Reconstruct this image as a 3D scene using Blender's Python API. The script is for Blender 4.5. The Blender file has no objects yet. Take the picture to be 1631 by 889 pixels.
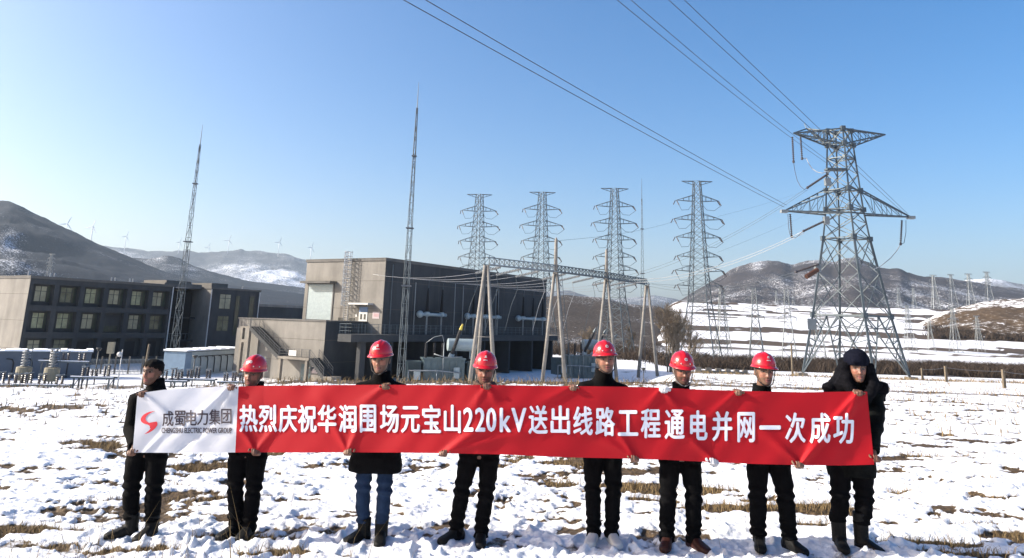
import bpy, math, random
import numpy as np
from mathutils import Vector
random.seed(7)
RNG = np.random.default_rng(11)
SC = bpy.context.scene
COL = SC.collection

# ------------------------------------------------------------------ camera
FPX, PX, PY = 1178.0, 812.0, 252.0          # focal length and principal point in photograph pixels (1631 x 889)
ROLL = math.radians(1.82)
PITCH = math.atan(262 / FPX)
CAMZ = 1.98
cam_data = bpy.data.cameras.new('camera')
cam = bpy.data.objects.new('camera', cam_data)
COL.objects.link(cam)
SC.camera = cam
cam_data.sensor_width = 36.0
cam_data.lens = FPX / 1631 * 36.0
cam_data.shift_y = -(444.5 - PY) / 1631
cam_data.shift_x = (815.5 - PX) / 1631
cam_data.clip_start = 0.1
cam_data.clip_end = 30000
cp, sp, cr, sr = math.cos(PITCH), math.sin(PITCH), math.cos(ROLL), math.sin(ROLL)
right = Vector((cr, -sp * sr, cp * sr))
up = Vector((-sr, -sp * cr, cp * cr))
fwd = Vector((0, cp, sp))
from mathutils import Matrix
m = Matrix.Identity(4)
for i in range(3):
    m[i][0], m[i][1], m[i][2] = right[i], up[i], -fwd[i]
m[2][3] = CAMZ
cam.matrix_world = m

# ------------------------------------------------------------------ light
SUN_AZ = math.radians(2)      # sun stands to the left, this far towards the camera side
SUN_EL = math.radians(28)
world = bpy.data.worlds.new('World')
SC.world = world
world.use_nodes = True
wn, wl = world.node_tree.nodes, world.node_tree.links
bg = wn['Background']
sky = wn.new('ShaderNodeTexSky')
sky.sky_type = 'NISHITA'
sky.sun_disc = False
sky.sun_elevation = SUN_EL
sky.sun_rotation = math.radians(270) - SUN_AZ
sky.altitude = 0
sky.air_density = 0.8
sky.dust_density = 3.4
sky.ozone_density = 1.0
hs = wn.new('ShaderNodeHueSaturation'); hs.inputs['Saturation'].default_value = 1.5
wl.new(sky.outputs[0], hs.inputs['Color']); wl.new(hs.outputs[0], bg.inputs[0])
bg.inputs[1].default_value = 0.126
sun_data = bpy.data.lights.new('sun', 'SUN')
sun_data.energy = 5.0
sun_data.angle = math.radians(0.5)
sun_data.color = (1.0, 0.93, 0.82)
sun = bpy.data.objects.new('sun', sun_data)
COL.objects.link(sun)
sdir = Vector((-math.cos(SUN_AZ) * math.cos(SUN_EL), -math.sin(SUN_AZ) * math.cos(SUN_EL), math.sin(SUN_EL)))
sun.rotation_euler = sdir.to_track_quat('Z', 'Y').to_euler()
sun.location = (-60, -20, 60)
SC.view_settings.view_transform = 'Standard'
SC.view_settings.look = 'None'
SC.view_settings.exposure = 1.0
SC.view_settings.gamma = 1.0
HAZE = 7e-5
SC.cycles.use_denoising = True
SC.cycles.max_bounces = 6
SC.cycles.volume_bounces = 0
SC.cycles.transparent_max_bounces = 8

# ------------------------------------------------------------------ photograph pixel -> place
def ray(u, v):
    a = (u - PX) / FPX
    b = (PY - v) / FPX
    a2 = a * cr - b * sr
    b2 = a * sr + b * cr
    return np.array([a2, cp - b2 * sp, sp + b2 * cp])
def at(u, v, Y):
    d = ray(u, v)
    p = d * (Y / d[1])
    return np.array([p[0], p[1], p[2] + CAMZ])

# ------------------------------------------------------------------ noise (numpy)
def _h(ix, iy, seed):
    n = (ix.astype(np.int64) * 374761393 + iy.astype(np.int64) * 668265263 + seed * 974711) & 0x7fffffff
    n = ((n ^ (n >> 13)) * 1274126177) & 0x7fffffff
    n = ((n ^ (n >> 16)) * 1911520717) & 0x7fffffff
    return (n ^ (n >> 15)) / 0x7fffffff * 2 - 1
def vnoise(x, y, seed=0):
    x = np.asarray(x, float); y = np.asarray(y, float)
    ix = np.floor(x); iy = np.floor(y)
    fx = x - ix; fy = y - iy
    fx = fx * fx * fx * (fx * (fx * 6 - 15) + 10); fy = fy * fy * fy * (fy * (fy * 6 - 15) + 10)
    a = _h(ix, iy, seed); b = _h(ix + 1, iy, seed); c = _h(ix, iy + 1, seed); d = _h(ix + 1, iy + 1, seed)
    return (a * (1 - fx) + b * fx) * (1 - fy) + (c * (1 - fx) + d * fx) * fy
def fbm(x, y, octs=4, seed=0, gain=0.5):
    t = 0; amp = 1; tot = 0
    for k in range(octs):
        t = t + amp * vnoise(x * 2.03 ** k + 17.3 * k, y * 2.03 ** k - 9.1 * k, seed + k)
        tot += amp; amp *= gain
    return t / tot
def sst(a, b, x):
    t = np.clip((np.asarray(x, float) - a) / (b - a), 0, 1)
    return t * t * (3 - 2 * t)

# ------------------------------------------------------------------ mesh builder
class MB:
    def __init__(self):
        self.v = []; self.f = []
    def add(self, vs, fs):
        n = len(self.v)
        self.v.extend([tuple(map(float, p)) for p in vs])
        self.f.extend([tuple(i + n for i in f) for f in fs])
        return self
    def hexa(self, p):           # 8 corners: bottom 4 then top 4
        return self.add(p, [(0, 3, 2, 1), (4, 5, 6, 7), (0, 1, 5, 4), (1, 2, 6, 5), (2, 3, 7, 6), (3, 0, 4, 7)])
    def box(self, x0, x1, y0, y1, z0, z1, fr=None):
        p = [(x0, y0, z0), (x1, y0, z0), (x1, y1, z0), (x0, y1, z0), (x0, y0, z1), (x1, y0, z1), (x1, y1, z1), (x0, y1, z1)]
        if fr: p = [fr(*q) for q in p]
        return self.hexa(p)
    def bar(self, a, b, w, h=None):
        a = Vector(a); b = Vector(b); d = b - a
        if d.length < 1e-6: return self
        h = h or w
        d.normalize()
        s = d.cross(Vector((0, 0, 1)))
        if s.length < 1e-3: s = Vector((1, 0, 0))
        s.normalize(); t = s.cross(d)
        s = s * (w / 2); t = t * (h / 2)
        return self.hexa([a - s - t, a + s - t, a + s + t, a - s + t, b - s - t, b + s - t, b + s + t, b - s + t])
    def tube(self, pts, rad, n=8, cap=True, ref=None):
        pts = [Vector(p) for p in pts]
        k = len(pts)
        if not hasattr(rad, '__len__'): rad = [rad] * k
        base = len(self.v)
        ref = Vector(ref) if ref is not None else None
        prev = None
        for i, p in enumerate(pts):
            d = (pts[min(i + 1, k - 1)] - pts[max(i - 1, 0)])
            if d.length < 1e-9: d = Vector((0, 0, 1))
            d.normalize()
            if prev is None:
                s = (ref if ref is not None else (Vector((0, 1, 0)) if abs(d.y) < 0.9 else Vector((1, 0, 0))))
            else:
                s = prev
            s = s - d * s.dot(d)
            if s.length < 1e-6: s = d.orthogonal()
            s.normalize(); prev = s
            t = d.cross(s)
            r = rad[i]
            ra, rb = (r if hasattr(r, '__len__') else (r, r))
            for j in range(n):
                a = 2 * math.pi * j / n
                self.v.append(tuple(p + s * (ra * math.cos(a)) + t * (rb * math.sin(a))))
        for i in range(k - 1):
            for j in range(n):
                j2 = (j + 1) % n
                self.f.append((base + i * n + j, base + i * n + j2, base + (i + 1) * n + j2, base + (i + 1) * n + j))
        if cap:
            self.f.append(tuple(base + j for j in range(n))[::-1])
            self.f.append(tuple(base + (k - 1) * n + j for j in range(n)))
        return self
    def loft(self, rings, n=20, cap=True, power=2.0):     # horizontal rings (cx, cy, z, rx, ry)
        base = len(self.v)
        for (cx, cy, z, rx, ry) in rings:
            for j in range(n):
                a = 2 * math.pi * j / n
                c, s = math.cos(a), math.sin(a)
                c = math.copysign(abs(c) ** (2 / power), c); s = math.copysign(abs(s) ** (2 / power), s)
                self.v.append((cx + rx * c, cy + ry * s, z))
        k = len(rings)
        for i in range(k - 1):
            for j in range(n):
                j2 = (j + 1) % n
                self.f.append((base + i * n + j, base + i * n + j2, base + (i + 1) * n + j2, base + (i + 1) * n + j))
        if cap:
            self.f.append(tuple(base + j for j in range(n))[::-1])
            self.f.append(tuple(base + (k - 1) * n + j for j in range(n)))
        return self
    def ball(self, c, r, n=12, m=8):
        rx, ry, rz = r if hasattr(r, '__len__') else (r, r, r)
        rings = []
        for i in range(m + 1):
            a = -math.pi / 2 + math.pi * i / m
            a = max(-1.52, min(1.52, a))
            rings.append((c[0], c[1], c[2] + rz * math.sin(a), rx * math.cos(a), ry * math.cos(a)))
        return self.loft(rings, n)
    def build(self, name, mat, parent=None, smooth=False, loc=None):
        me = bpy.data.meshes.new(name)
        vs = self.v
        if loc is not None:
            vs = [(p[0] - loc[0], p[1] - loc[1], p[2] - loc[2]) for p in vs]
        me.from_pydata(vs, [], self.f)
        me.update()
        return link(name, me, mat, parent, smooth, loc)

def link(name, me, mat, parent=None, smooth=False, loc=None):
    if mat is not None: me.materials.append(mat)
    if smooth:
        me.polygons.foreach_set('use_smooth', [True] * len(me.polygons))
    o = bpy.data.objects.new(name, me)
    COL.objects.link(o)
    if parent is not None:
        o.parent = parent
    elif loc is not None:
        o.location = loc
    return o
def tag(o, label=None, cat=None, group=None, kind=None):
    if label: o['label'] = label
    if cat: o['category'] = cat
    if group: o['group'] = group
    if kind: o['kind'] = kind
    return o
def empty(name, loc, label, cat, group=None, rz=0.0):
    o = bpy.data.objects.new(name, None)
    o.empty_display_size = 0.3
    COL.objects.link(o)
    o.location = loc; o.rotation_euler.z = rz
    return tag(o, label, cat, group)
def kids(o):
    return [c for c in bpy.data.objects if c.parent is o]
def copy_thing(o, loc, rz=None, label=None, scale=None):
    r = o.copy(); COL.objects.link(r); r.location = loc
    if rz is not None: r.rotation_euler.z = rz
    if scale is not None: r.scale = (scale, scale, scale)
    if label: r['label'] = label
    for c in kids(o):
        d = c.copy(); COL.objects.link(d); d.parent = r
        for g in kids(c):
            e = g.copy(); COL.objects.link(e); e.parent = d
    return r
def grid_mesh(name, V, nr, nc, mat, smooth=True, attrs=None):
    me = bpy.data.meshes.new(name)
    idx = np.arange(nr * nc).reshape(nr, nc)
    q = np.stack([idx[:-1, :-1], idx[:-1, 1:], idx[1:, 1:], idx[1:, :-1]], -1).reshape(-1, 4)
    me.vertices.add(nr * nc)
    me.vertices.foreach_set('co', np.asarray(V, np.float32).ravel())
    me.loops.add(q.size); me.loops.foreach_set('vertex_index', q.ravel().astype(np.int32))
    me.polygons.add(len(q))
    me.polygons.foreach_set('loop_start', (np.arange(len(q)) * 4).astype(np.int32))
    me.polygons.foreach_set('use_smooth', np.full(len(q), smooth))
    for k, a in (attrs or {}).items():
        at_ = me.attributes.new(k, 'FLOAT', 'POINT')
        at_.data.foreach_set('value', np.asarray(a, np.float32).ravel())
    me.update(calc_edges=True)
    me.validate()
    return link(name, me, mat)

# ------------------------------------------------------------------ materials
def mat(name, col, rough=0.7, metal=0.0, var=0.0, scale=5.0, bump=0.0, bscale=40.0, col2=None, coat=0.0, spec=0.5):
    mt = bpy.data.materials.new(name)
    mt.use_nodes = True
    n, l = mt.node_tree.nodes, mt.node_tree.links
    b = n['Principled BSDF']
    b.inputs['Base Color'].default_value = (*col, 1)
    b.inputs['Roughness'].default_value = rough
    b.inputs['Metallic'].default_value = metal
    b.inputs['Specular IOR Level'].default_value = spec
    if coat: b.inputs['Coat Weight'].default_value = coat
    if var or col2 or bump:
        tc = n.new('ShaderNodeTexCoord')
    if var or col2:
        nz = n.new('ShaderNodeTexNoise'); nz.inputs['Scale'].default_value = scale; nz.inputs['Detail'].default_value = 6
        nz.inputs['Roughness'].default_value = 0.65
        l.new(tc.outputs['Object'], nz.inputs['Vector'])
        rp = n.new('ShaderNodeValToRGB')
        c2 = col2 or tuple(min(1, c * (1 + var)) for c in col)
        c1 = tuple(c * (1 - var) for c in col) if not col2 else col
        rp.color_ramp.elements[0].position = 0.32; rp.color_ramp.elements[1].position = 0.68
        rp.color_ramp.elements[0].color = (*c1, 1); rp.color_ramp.elements[1].color = (*c2, 1)
        l.new(nz.outputs['Fac'], rp.inputs[0]); l.new(rp.outputs[0], b.inputs['Base Color'])
    if bump:
        nb = n.new('ShaderNodeTexNoise'); nb.inputs['Scale'].default_value = bscale; nb.inputs['Detail'].default_value = 5
        l.new(tc.outputs['Object'], nb.inputs['Vector'])
        bp = n.new('ShaderNodeBump'); bp.inputs['Strength'].default_value = bump; bp.inputs['Distance'].default_value = 0.02
        l.new(nb.outputs['Fac'], bp.inputs['Height']); l.new(bp.outputs[0], b.inputs['Normal'])
    return mt

def streaks(mt, k=.45):
    n, l = mt.node_tree.nodes, mt.node_tree.links
    b = n['Principled BSDF']; src = b.inputs['Base Color'].links[0].from_socket
    tc = n.new('ShaderNodeTexCoord'); mp = n.new('ShaderNodeMapping'); mp.inputs['Scale'].default_value = (.55, .55, .09)
    nz = n.new('ShaderNodeTexNoise'); nz.inputs['Scale'].default_value = 1.0; nz.inputs['Detail'].default_value = 7; nz.inputs['Roughness'].default_value = .7
    l.new(tc.outputs['Object'], mp.inputs[0]); l.new(mp.outputs[0], nz.inputs['Vector'])
    rp = n.new('ShaderNodeValToRGB'); rp.color_ramp.elements[0].position = .38; rp.color_ramp.elements[1].position = .60
    rp.color_ramp.elements[0].color = (1 - k, 1 - k, 1 - k, 1); rp.color_ramp.elements[1].color = (1.06, 1.06, 1.06, 1)
    l.new(nz.outputs['Fac'], rp.inputs[0])
    mx = n.new('ShaderNodeMixRGB'); mx.blend_type = 'MULTIPLY'; mx.inputs[0].default_value = 1
    l.new(src, mx.inputs[1]); l.new(rp.outputs[0], mx.inputs[2]); l.new(mx.outputs[0], b.inputs['Base Color'])
    return mt
M = {}
M['steel'] = mat('galvanised_steel', (0.078, 0.097, 0.11), 0.5, 0.35, 0.25, 0.8)
M['steel_dark'] = mat('weathered_steel', (0.10, 0.11, 0.125), 0.55, 0.3, 0.2, 0.8)
M['steel_light'] = mat('bright_galvanised_steel', (0.20, 0.22, 0.23), 0.45, 0.3, 0.15, 0.8)
M['wire'] = mat('conductor_aluminium', (0.06, 0.065, 0.08), 0.5, 0.4)
M['wire_bright'] = mat('bright_aluminium', (0.34, 0.35, 0.36), 0.35, 0.3)
M['porcelain'] = mat('glazed_insulator', (0.05, 0.045, 0.05), 0.3, 0, 0.2, 6)
M['porcelain_grey'] = mat('grey_insulator', (0.2, 0.21, 0.215), 0.4, 0, 0.15, 6)
M['black_rubber'] = mat('black_bushing', (0.012, 0.012, 0.014), 0.45)
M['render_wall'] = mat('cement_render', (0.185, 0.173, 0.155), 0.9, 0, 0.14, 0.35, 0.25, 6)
M['grey_wall'] = mat('grey_render', (0.11, 0.104, 0.096), 0.9, 0, 0.12, 0.3, 0.2, 6)
M['shaded_grey'] = mat('grey_with_shade', (0.040, 0.042, 0.044), 0.9, 0, 0.16, 0.3, 0.2, 6)  # wall grey with the shade of the unlit fronts put into it
M['shade_black'] = mat('recess_shade', (0.010, 0.010, 0.011), 0.8)  # near black, recess shade put into the colour
M['concrete'] = mat('concrete', (0.17, 0.152, 0.128), 0.9, 0, 0.2, 1.2, 0.3, 12)
M['seam'] = mat('wall_joint', (0.08, 0.07, 0.058), 0.9)
M['rail'] = mat('railing_paint', (0.1, 0.1, 0.1), 0.5, 0.3)
M['shutter'] = mat('rolling_shutter', (0.27, 0.325, 0.345), 0.4, 0.15, 0.1, 3)
M['white'] = mat('white_paint', (0.45, 0.45, 0.44), 0.5, 0, 0.05, 3)
M['blue'] = mat('blue_paint', (0.05, 0.12, 0.25), 0.5, 0, 0.1, 3)
M['pale_blue'] = mat('pale_blue_panel', (0.06, 0.08, 0.11), 0.55, 0, 0.12, 1.5)
M['pink_sign'] = mat('notice_board', (0.36, 0.30, 0.31), 0.6)
M['glass'] = mat('window_glass', (0.05, 0.06, 0.045), 0.12, 0, 0.3, 0.6)
M['curtain'] = mat('window_blind_behind_glass', (0.25, 0.26, 0.16), 0.25, 0, 0.35, 0.8)
M['frame'] = mat('window_frame', (0.02, 0.021, 0.02), 0.5)
M['tank_grey'] = mat('transformer_paint', (0.085, 0.12, 0.128), 0.5, 0.1, 0.2, 1.5)
M['tank_pale'] = mat('conservator_paint', (0.28, 0.34, 0.36), 0.4, 0, 0.1, 2)
M['yellow'] = mat('yellow_paint', (0.4, 0.32, 0.03), 0.5)
M['beige'] = mat('reactor_shell', (0.22, 0.20, 0.145), 0.75, 0, 0.15, 2)
M['copper'] = mat('copper_busbar', (0.09, 0.04, 0.025), 0.6, 0.3)
M['post'] = mat('concrete_pole', (0.20, 0.185, 0.165), 0.8, 0, 0.2, 1.5)
M['wood'] = mat('weathered_wood', (0.12, 0.095, 0.065), 0.9, 0, 0.3, 4, 0.3, 20)
M['snow_cap'] = mat('settled_snow', (0.86, 0.88, 0.92), 0.6, 0, 0.03, 2, 0.3, 8)
M['turbine'] = mat('turbine_white', (0.6, 0.62, 0.65), 0.5)

for k_ in ('render_wall', 'shaded_grey', 'grey_wall', 'concrete'): streaks(M[k_], .16)
CURT = [M['curtain'], mat('cream_blind_behind_glass', (0.26, 0.25, 0.17), 0.3, 0, .3, .8), mat('dim_blind_behind_glass', (0.11, 0.115, 0.075), 0.2, 0, .4, .8)]
# ------------------------------------------------------------------ the lie of the land
CY = [0, 24, 29, 38, 48, 60, 170, 300, 420, 900, 2500, 6000]
CZ = [0, 0, -.15, -2.6, -5.4, -6, -6, -6.8, -3, 5, 10, 20]
LY = [0, 22, 27, 36, 46, 58, 170, 300, 420, 900, 2500, 6000]
LZ = [0, -.05, -.35, -3.0, -5.6, -6, -6, -6, -4, 5, 10, 20]
RY = [0, 26, 40, 60, 90, 130, 200, 255, 300, 400, 550, 750, 900, 1200, 6000]
RZ = [0, -.1, -.45, -1.45, -3.05, -5.6, -7.6, -8.3, -6.3, 1.5, 13, 28, 30, 20, 10]
def gz(x, y):
    x = np.asarray(x, float); y = np.asarray(y, float)
    yy = np.maximum(y, 0.01)
    a = x / np.maximum(yy, 3)
    c = np.interp(yy, CY, CZ); l = np.interp(yy, LY, LZ); r = np.interp(yy, RY, RZ)
    wl_ = sst(-.25, -.5, a)
    wr = sst(.175, .235, a)
    z = c * (1 - wl_) + l * wl_
    z = z * (1 - wr) + r * wr
    side = np.clip(x, -14, 6) * 0.025 * sst(70, 30, yy)
    return z + side
def G(x, y): return float(gz(x, y))
def ground_hit(u, v, far=2500):
    d = ray(u, v)
    ys = np.concatenate([np.arange(4, 60, .1), np.arange(60, far, .6)])
    xs = d[0] / d[1] * ys; zs = CAMZ + d[2] / d[1] * ys
    below = zs < gz(xs, ys)
    k = int(np.argmax(below)) if below.any() else len(ys) - 1
    return np.array([xs[k], ys[k], G(xs[k], ys[k])])

# bare patches in the snow: photograph pixel, radii in metres, strength
PATCH = [(20, 850, .55, .22, 1.1), (110, 848, .6, .13, .8), (60, 872, .5, .12, .7), (300, 862, .5, .16, .7), (385, 862, .45, .14, 1.0), (450, 882, .55, .13, 1.1), (240, 880, .6, .12, .8),
         (520, 889, .4, .08, .7), (310, 745, .55, .3, 1.0), (140, 801, .3, .2, .85), (185, 797, .2, .14, .7), (345, 796, .45, .2, .8), (275, 776, .3, .25, .7),
         (180, 712, .8, .5, .8), (130, 708, .7, .3, .8), (440, 725, .6, .4, .7), (20, 652, 1.2, .9, .7), (90, 648, 1.4, .9, .8),
         (895, 772, .35, .25, .9), (1010, 778, .6, .3, 1.15), (940, 783, .3, .2, .7), (1040, 795, .3, .12, .8), (810, 735, .4, .4, .6), (890, 740, .6, .35, .8),
         (1150, 808, .5, .22, 1.1), (1285, 808, .6, .24, 1.15), (1215, 800, .4, .12, .8), (1295, 835, .3, .1, .9), (1105, 838, .3, .1, .6), (1390, 812, .2, .14, .7), (1130, 780, .4, .3, .8), (1280, 752, .3, .3, .5),
         (1480, 868, .5, .1, 1.1), (1540, 880, .6, .1, 1.0), (1430, 865, .3, .09, .9), (1620, 858, .4, .15, .8), (1560, 842, .6, .06, .8), (1600, 795, .8, .12, .9), (1450, 785, .3, .1, .8),
         (1560, 703, 1.1, .25, .8), (1500, 728, 1.0, .16, .7), (1580, 765, .5, .1, .8), (1580, 742, .5, .1, .7), (1430, 784, .3, .12, .8),
         (700, 655, 1.3, .6, .5), (1000, 660, 1.0, .5, .3), (1480, 640, 2.4, .6, .8), (1590, 655, 2.2, .7, .6)]
PG = [(*ground_hit(p[0], p[1])[:2], p[2], p[3], p[4]) for p in PATCH]

def dirt_amount(x, y):
    n1 = fbm(x * .55, y * .9, 4, 3)
    n2 = fbm(x * 2.6, y * 3.4, 4, 9)
    n3 = fbm(x * 9, y * 11, 3, 21)
    d = np.zeros_like(x)
    for (px, py, rx, ry, s) in PG:
        q = ((x - px) / rx) ** 2 + ((y - py) / ry) ** 2
        d = np.maximum(d, s * np.exp(-q * .9) * (1 if True else 0))
    near = np.clip(d + .42 * n2 + .25 * n3, 0, 2)
    sc_ = sst(.42, .62, near) * (d > .05)
    n4 = fbm(x * 1.3, y * 4.2, 4, 31)
    gen = np.maximum(sst(.20, .36, n1 * .55 + n2 * .6 + n3 * .35), sst(.27, .42, n4 * .8 + n3 * .45)) * .85           # scattered bare spots everywhere
    sc_ = np.maximum(sc_, gen * sst(5.0, 9.0, y) * sst(60, 26, y))
    crest = np.exp(-((y - 28.5) / 3.6) ** 2) * sst(.30, .16, x / np.maximum(y, 3))
    sc_ = np.maximum(sc_, sst(.30, .75, crest * .95 + n2 * .5 + n3 * .35) * .95)
    # right meadow behind the crest: dry grass showing through in bands
    a = x / np.maximum(y, 3)
    band = fbm(x * .05, y * .22, 4, 40) + .6 * fbm(x * .3, y * .8, 3, 44)
    rg = sst(.12, .5, band + .30 * np.exp(-((y - 62) / 26) ** 2)) * sst(.15, .25, a) * sst(18, 34, y) * sst(150, 120, y)
    sc_ = np.maximum(sc_, rg * .9)
    # far fields: long dark terrace edges and ploughed strips
    f = fbm(x * .005, y * .05, 4, 60) + .6 * fbm(x * .012, y * .16, 4, 66)
    ff = sst(.10, .32, f) * sst(.15, .22, a) * sst(285, 330, y)
    hump = np.exp(-((a - .63) / .09) ** 2) * sst(400, 520, y)
    ff = np.maximum(ff, sst(.35, .65, hump * .9 + .55 * f) * sst(300, 380, y))
    low = np.exp(-((y - 205) / 34) ** 2) * sst(.16, .22, a)
    ff = np.maximum(ff, sst(.3, .6, low + .4 * f))
    sc_ = np.maximum(sc_, ff)
    # valley beyond the substation
    vc = sst(.05, .4, fbm(x * .02, y * .05, 4, 80) + .15) * sst(172, 190, y) * sst(.2, .15, a)
    sc_ = np.maximum(sc_, vc * .85)
    yard = sst(.28, .5, fbm(x * .12, y * .1, 4, 90)) * sst(50, 60, y) * sst(175, 165, y) * sst(.2, .15, a)
    return np.maximum(sc_, yard * .6)

# footprints and clods
FOOT = []
for _ in range(420):
    yy_ = RNG.uniform(5.6, 15.0); xx_ = RNG.uniform(-.85, .85) * yy_
    FOOT.append((xx_, yy_, RNG.uniform(0, 6.28), RNG.uniform(.02, .05)))
for _ in range(170):
    yy_ = RNG.normal(7.3, .45); xx_ = RNG.uniform(-3.9, 3.9)
    FOOT.append((xx_, yy_, RNG.normal(1.57, .5), RNG.uniform(.025, .05)))
CLOD = []
for _ in range(800):
    yy_ = RNG.uniform(5.6, 17.0); xx_ = RNG.uniform(-.85, .85) * yy_
    CLOD.append((xx_, yy_, RNG.gamma(2.0, .010) + .010, RNG.uniform(.3, .75)))
def lumps(x, y, d):
    fade = sst(75, 28, y) * sst(3.5, 5, y)
    calm = .55 + .45 * sst(-.25, .2, fbm(x * .35, y * .5, 2, 160))
    n = .045 * fbm(x * 1.1, y * 1.5, 3, 100) + calm * (.040 * np.abs(fbm(x * 2.3, y * 3.4, 3, 110)) + 0.019 * fbm(x * 5.0, y * 8.0, 3, 120) + .014 * np.abs(fbm(x * 15, y * 20, 2, 130)) + .012 * fbm(x * 34, y * 40, 2, 135))
    h = n
    nearm = (y < 18) & (y > 5) & (np.abs(x) < .95 * y)
    idx = np.nonzero(nearm)[0]
    xs, ys = x[idx], y[idx]
    add = np.zeros(len(idx))
    order = np.argsort(ys); ysr = ys[order]
    for (fx, fy, an, dep) in FOOT:
        i0, i1 = np.searchsorted(ysr, [fy - .3, fy + .3])
        sel = order[i0:i1]
        dx = xs[sel] - fx; dy = ys[sel] - fy
        a_ = dx * math.cos(an) + dy * math.sin(an); b_ = -dx * math.sin(an) + dy * math.cos(an)
        q = (a_ / .15) ** 2 + (b_ / .065) ** 2
        add[sel] += -dep * np.exp(-q * q) + dep * .5 * np.exp(-(np.sqrt(q + 1e-6) - 1.35) ** 2 * 9)
    for (fx, fy, r, k) in CLOD:
        i0, i1 = np.searchsorted(ysr, [fy - .15, fy + .15])
        sel = order[i0:i1]
        q = ((xs[sel] - fx) ** 2 + (ys[sel] - fy) ** 2) / r ** 2
        add[sel] = np.maximum(add[sel], r * k * np.sqrt(np.clip(1 - q, 0, 1)))
    h = h.copy(); h[idx] += add
    return h * fade * (1 - .55 * d) - .035 * d * fade + .02 * d * fade * fbm(x * 22, y * 24, 2, 140)

def ground_material():
    mt = bpy.data.materials.new('snow_over_dry_grass')
    mt.use_nodes = True
    n, l = mt.node_tree.nodes, mt.node_tree.links
    b = n['Principled BSDF']
    b.inputs['Roughness'].default_value = .65
    b.inputs['Specular IOR Level'].default_value = .25
    tc = n.new('ShaderNodeTexCoord')
    at_ = n.new('ShaderNodeAttribute'); at_.attribute_name = 'dirt'
    nz = n.new('ShaderNodeTexNoise'); nz.inputs['Scale'].default_value = 9; nz.inputs['Detail'].default_value = 8; nz.inputs['Roughness'].default_value = .7
    l.new(tc.outputs['Object'], nz.inputs['Vector'])
    mr = n.new('ShaderNodeMath'); mr.operation = 'MULTIPLY_ADD'; mr.inputs[1].default_value = .9; mr.inputs[2].default_value = -.45
    l.new(nz.outputs['Fac'], mr.inputs[0])
    ad = n.new('ShaderNodeMath'); ad.operation = 'ADD'
    l.new(at_.outputs['Fac'], ad.inputs[0]); l.new(mr.outputs[0], ad.inputs[1])
    rp = n.new('ShaderNodeValToRGB'); rp.color_ramp.elements[0].position = .36; rp.color_ramp.elements[1].position = .6
    l.new(ad.outputs[0], rp.inputs[0])
    soil = n.new('ShaderNodeValToRGB')
    e = soil.color_ramp.elements
    e[0].position = .3; e[0].color = (.025, .017, .010, 1)
    e[1].position = .72; e[1].color = (.14, .095, .048, 1)
    m1 = e.new(.5); m1.color = (.07, .046, .024, 1)
    n2 = n.new('ShaderNodeTexNoise'); n2.inputs['Scale'].default_value = 26; n2.inputs['Detail'].default_value = 8; n2.inputs['Roughness'].default_value = .75
    l.new(tc.outputs['Object'], n2.inputs['Vector']); l.new(n2.outputs['Fac'], soil.inputs[0])
    snow = n.new('ShaderNodeValToRGB')
    snow.color_ramp.elements[0].position = .3; snow.color_ramp.elements[0].color = (.60, .62, .67, 1)
    snow.color_ramp.elements[1].position = .6; snow.color_ramp.elements[1].color = (.73, .735, .755, 1)
    l.new(nz.outputs['Fac'], snow.inputs[0])
    mx = n.new('ShaderNodeMixRGB')
    l.new(rp.outputs[0], mx.inputs[0]); l.new(snow.outputs[0], mx.inputs[1]); l.new(soil.outputs[0], mx.inputs[2])
    l.new(mx.outputs[0], b.inputs['Base Color'])
    bp = n.new('ShaderNodeBump'); bp.inputs['Strength'].default_value = .55; bp.inputs['Distance'].default_value = .03
    n3 = n.new('ShaderNodeTexNoise'); n3.inputs['Scale'].default_value = 17; n3.inputs['Detail'].default_value = 7
    l.new(tc.outputs['Object'], n3.inputs['Vector'])
    l.new(n3.outputs['Fac'], bp.inputs['Height']); l.new(bp.outputs[0], b.inputs['Normal'])
    return mt

def build_ground():
    rr = [0.4]
    while rr[-1] < 5.0: rr.append(rr[-1] + .25)
    while rr[-1] < 14.0: rr.append(rr[-1] + .024)
    while rr[-1] < 45.0: rr.append(rr[-1] * 1.0075)
    while rr[-1] < 1000: rr.append(rr[-1] * 1.022)
    while rr[-1] < 7600: rr.append(rr[-1] * 1.06)
    rr = np.array(rr)
    th = np.concatenate([np.linspace(-math.pi, -.80, 40, endpoint=False), np.linspace(-.80, .80, 620), np.linspace(.80, math.pi, 40)[1:]])
    R, T = np.meshgrid(rr, th, indexing='ij')
    X = R * np.sin(T); Y = R * np.cos(T)
    x = X.ravel(); y = Y.ravel()
    d = dirt_amount(x, y)
    z = gz(x, y) + lumps(x, y, d)
    z += sst(330, 420, y) * 1.2 * fbm(x * .01, y * .02, 3, 150)
    V = np.stack([x, y, z], 1)
    o = grid_mesh('ground', V, len(rr), len(th), ground_material(), True, {'dirt': d})
    tag(o, kind='structure')
build_ground()

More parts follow.
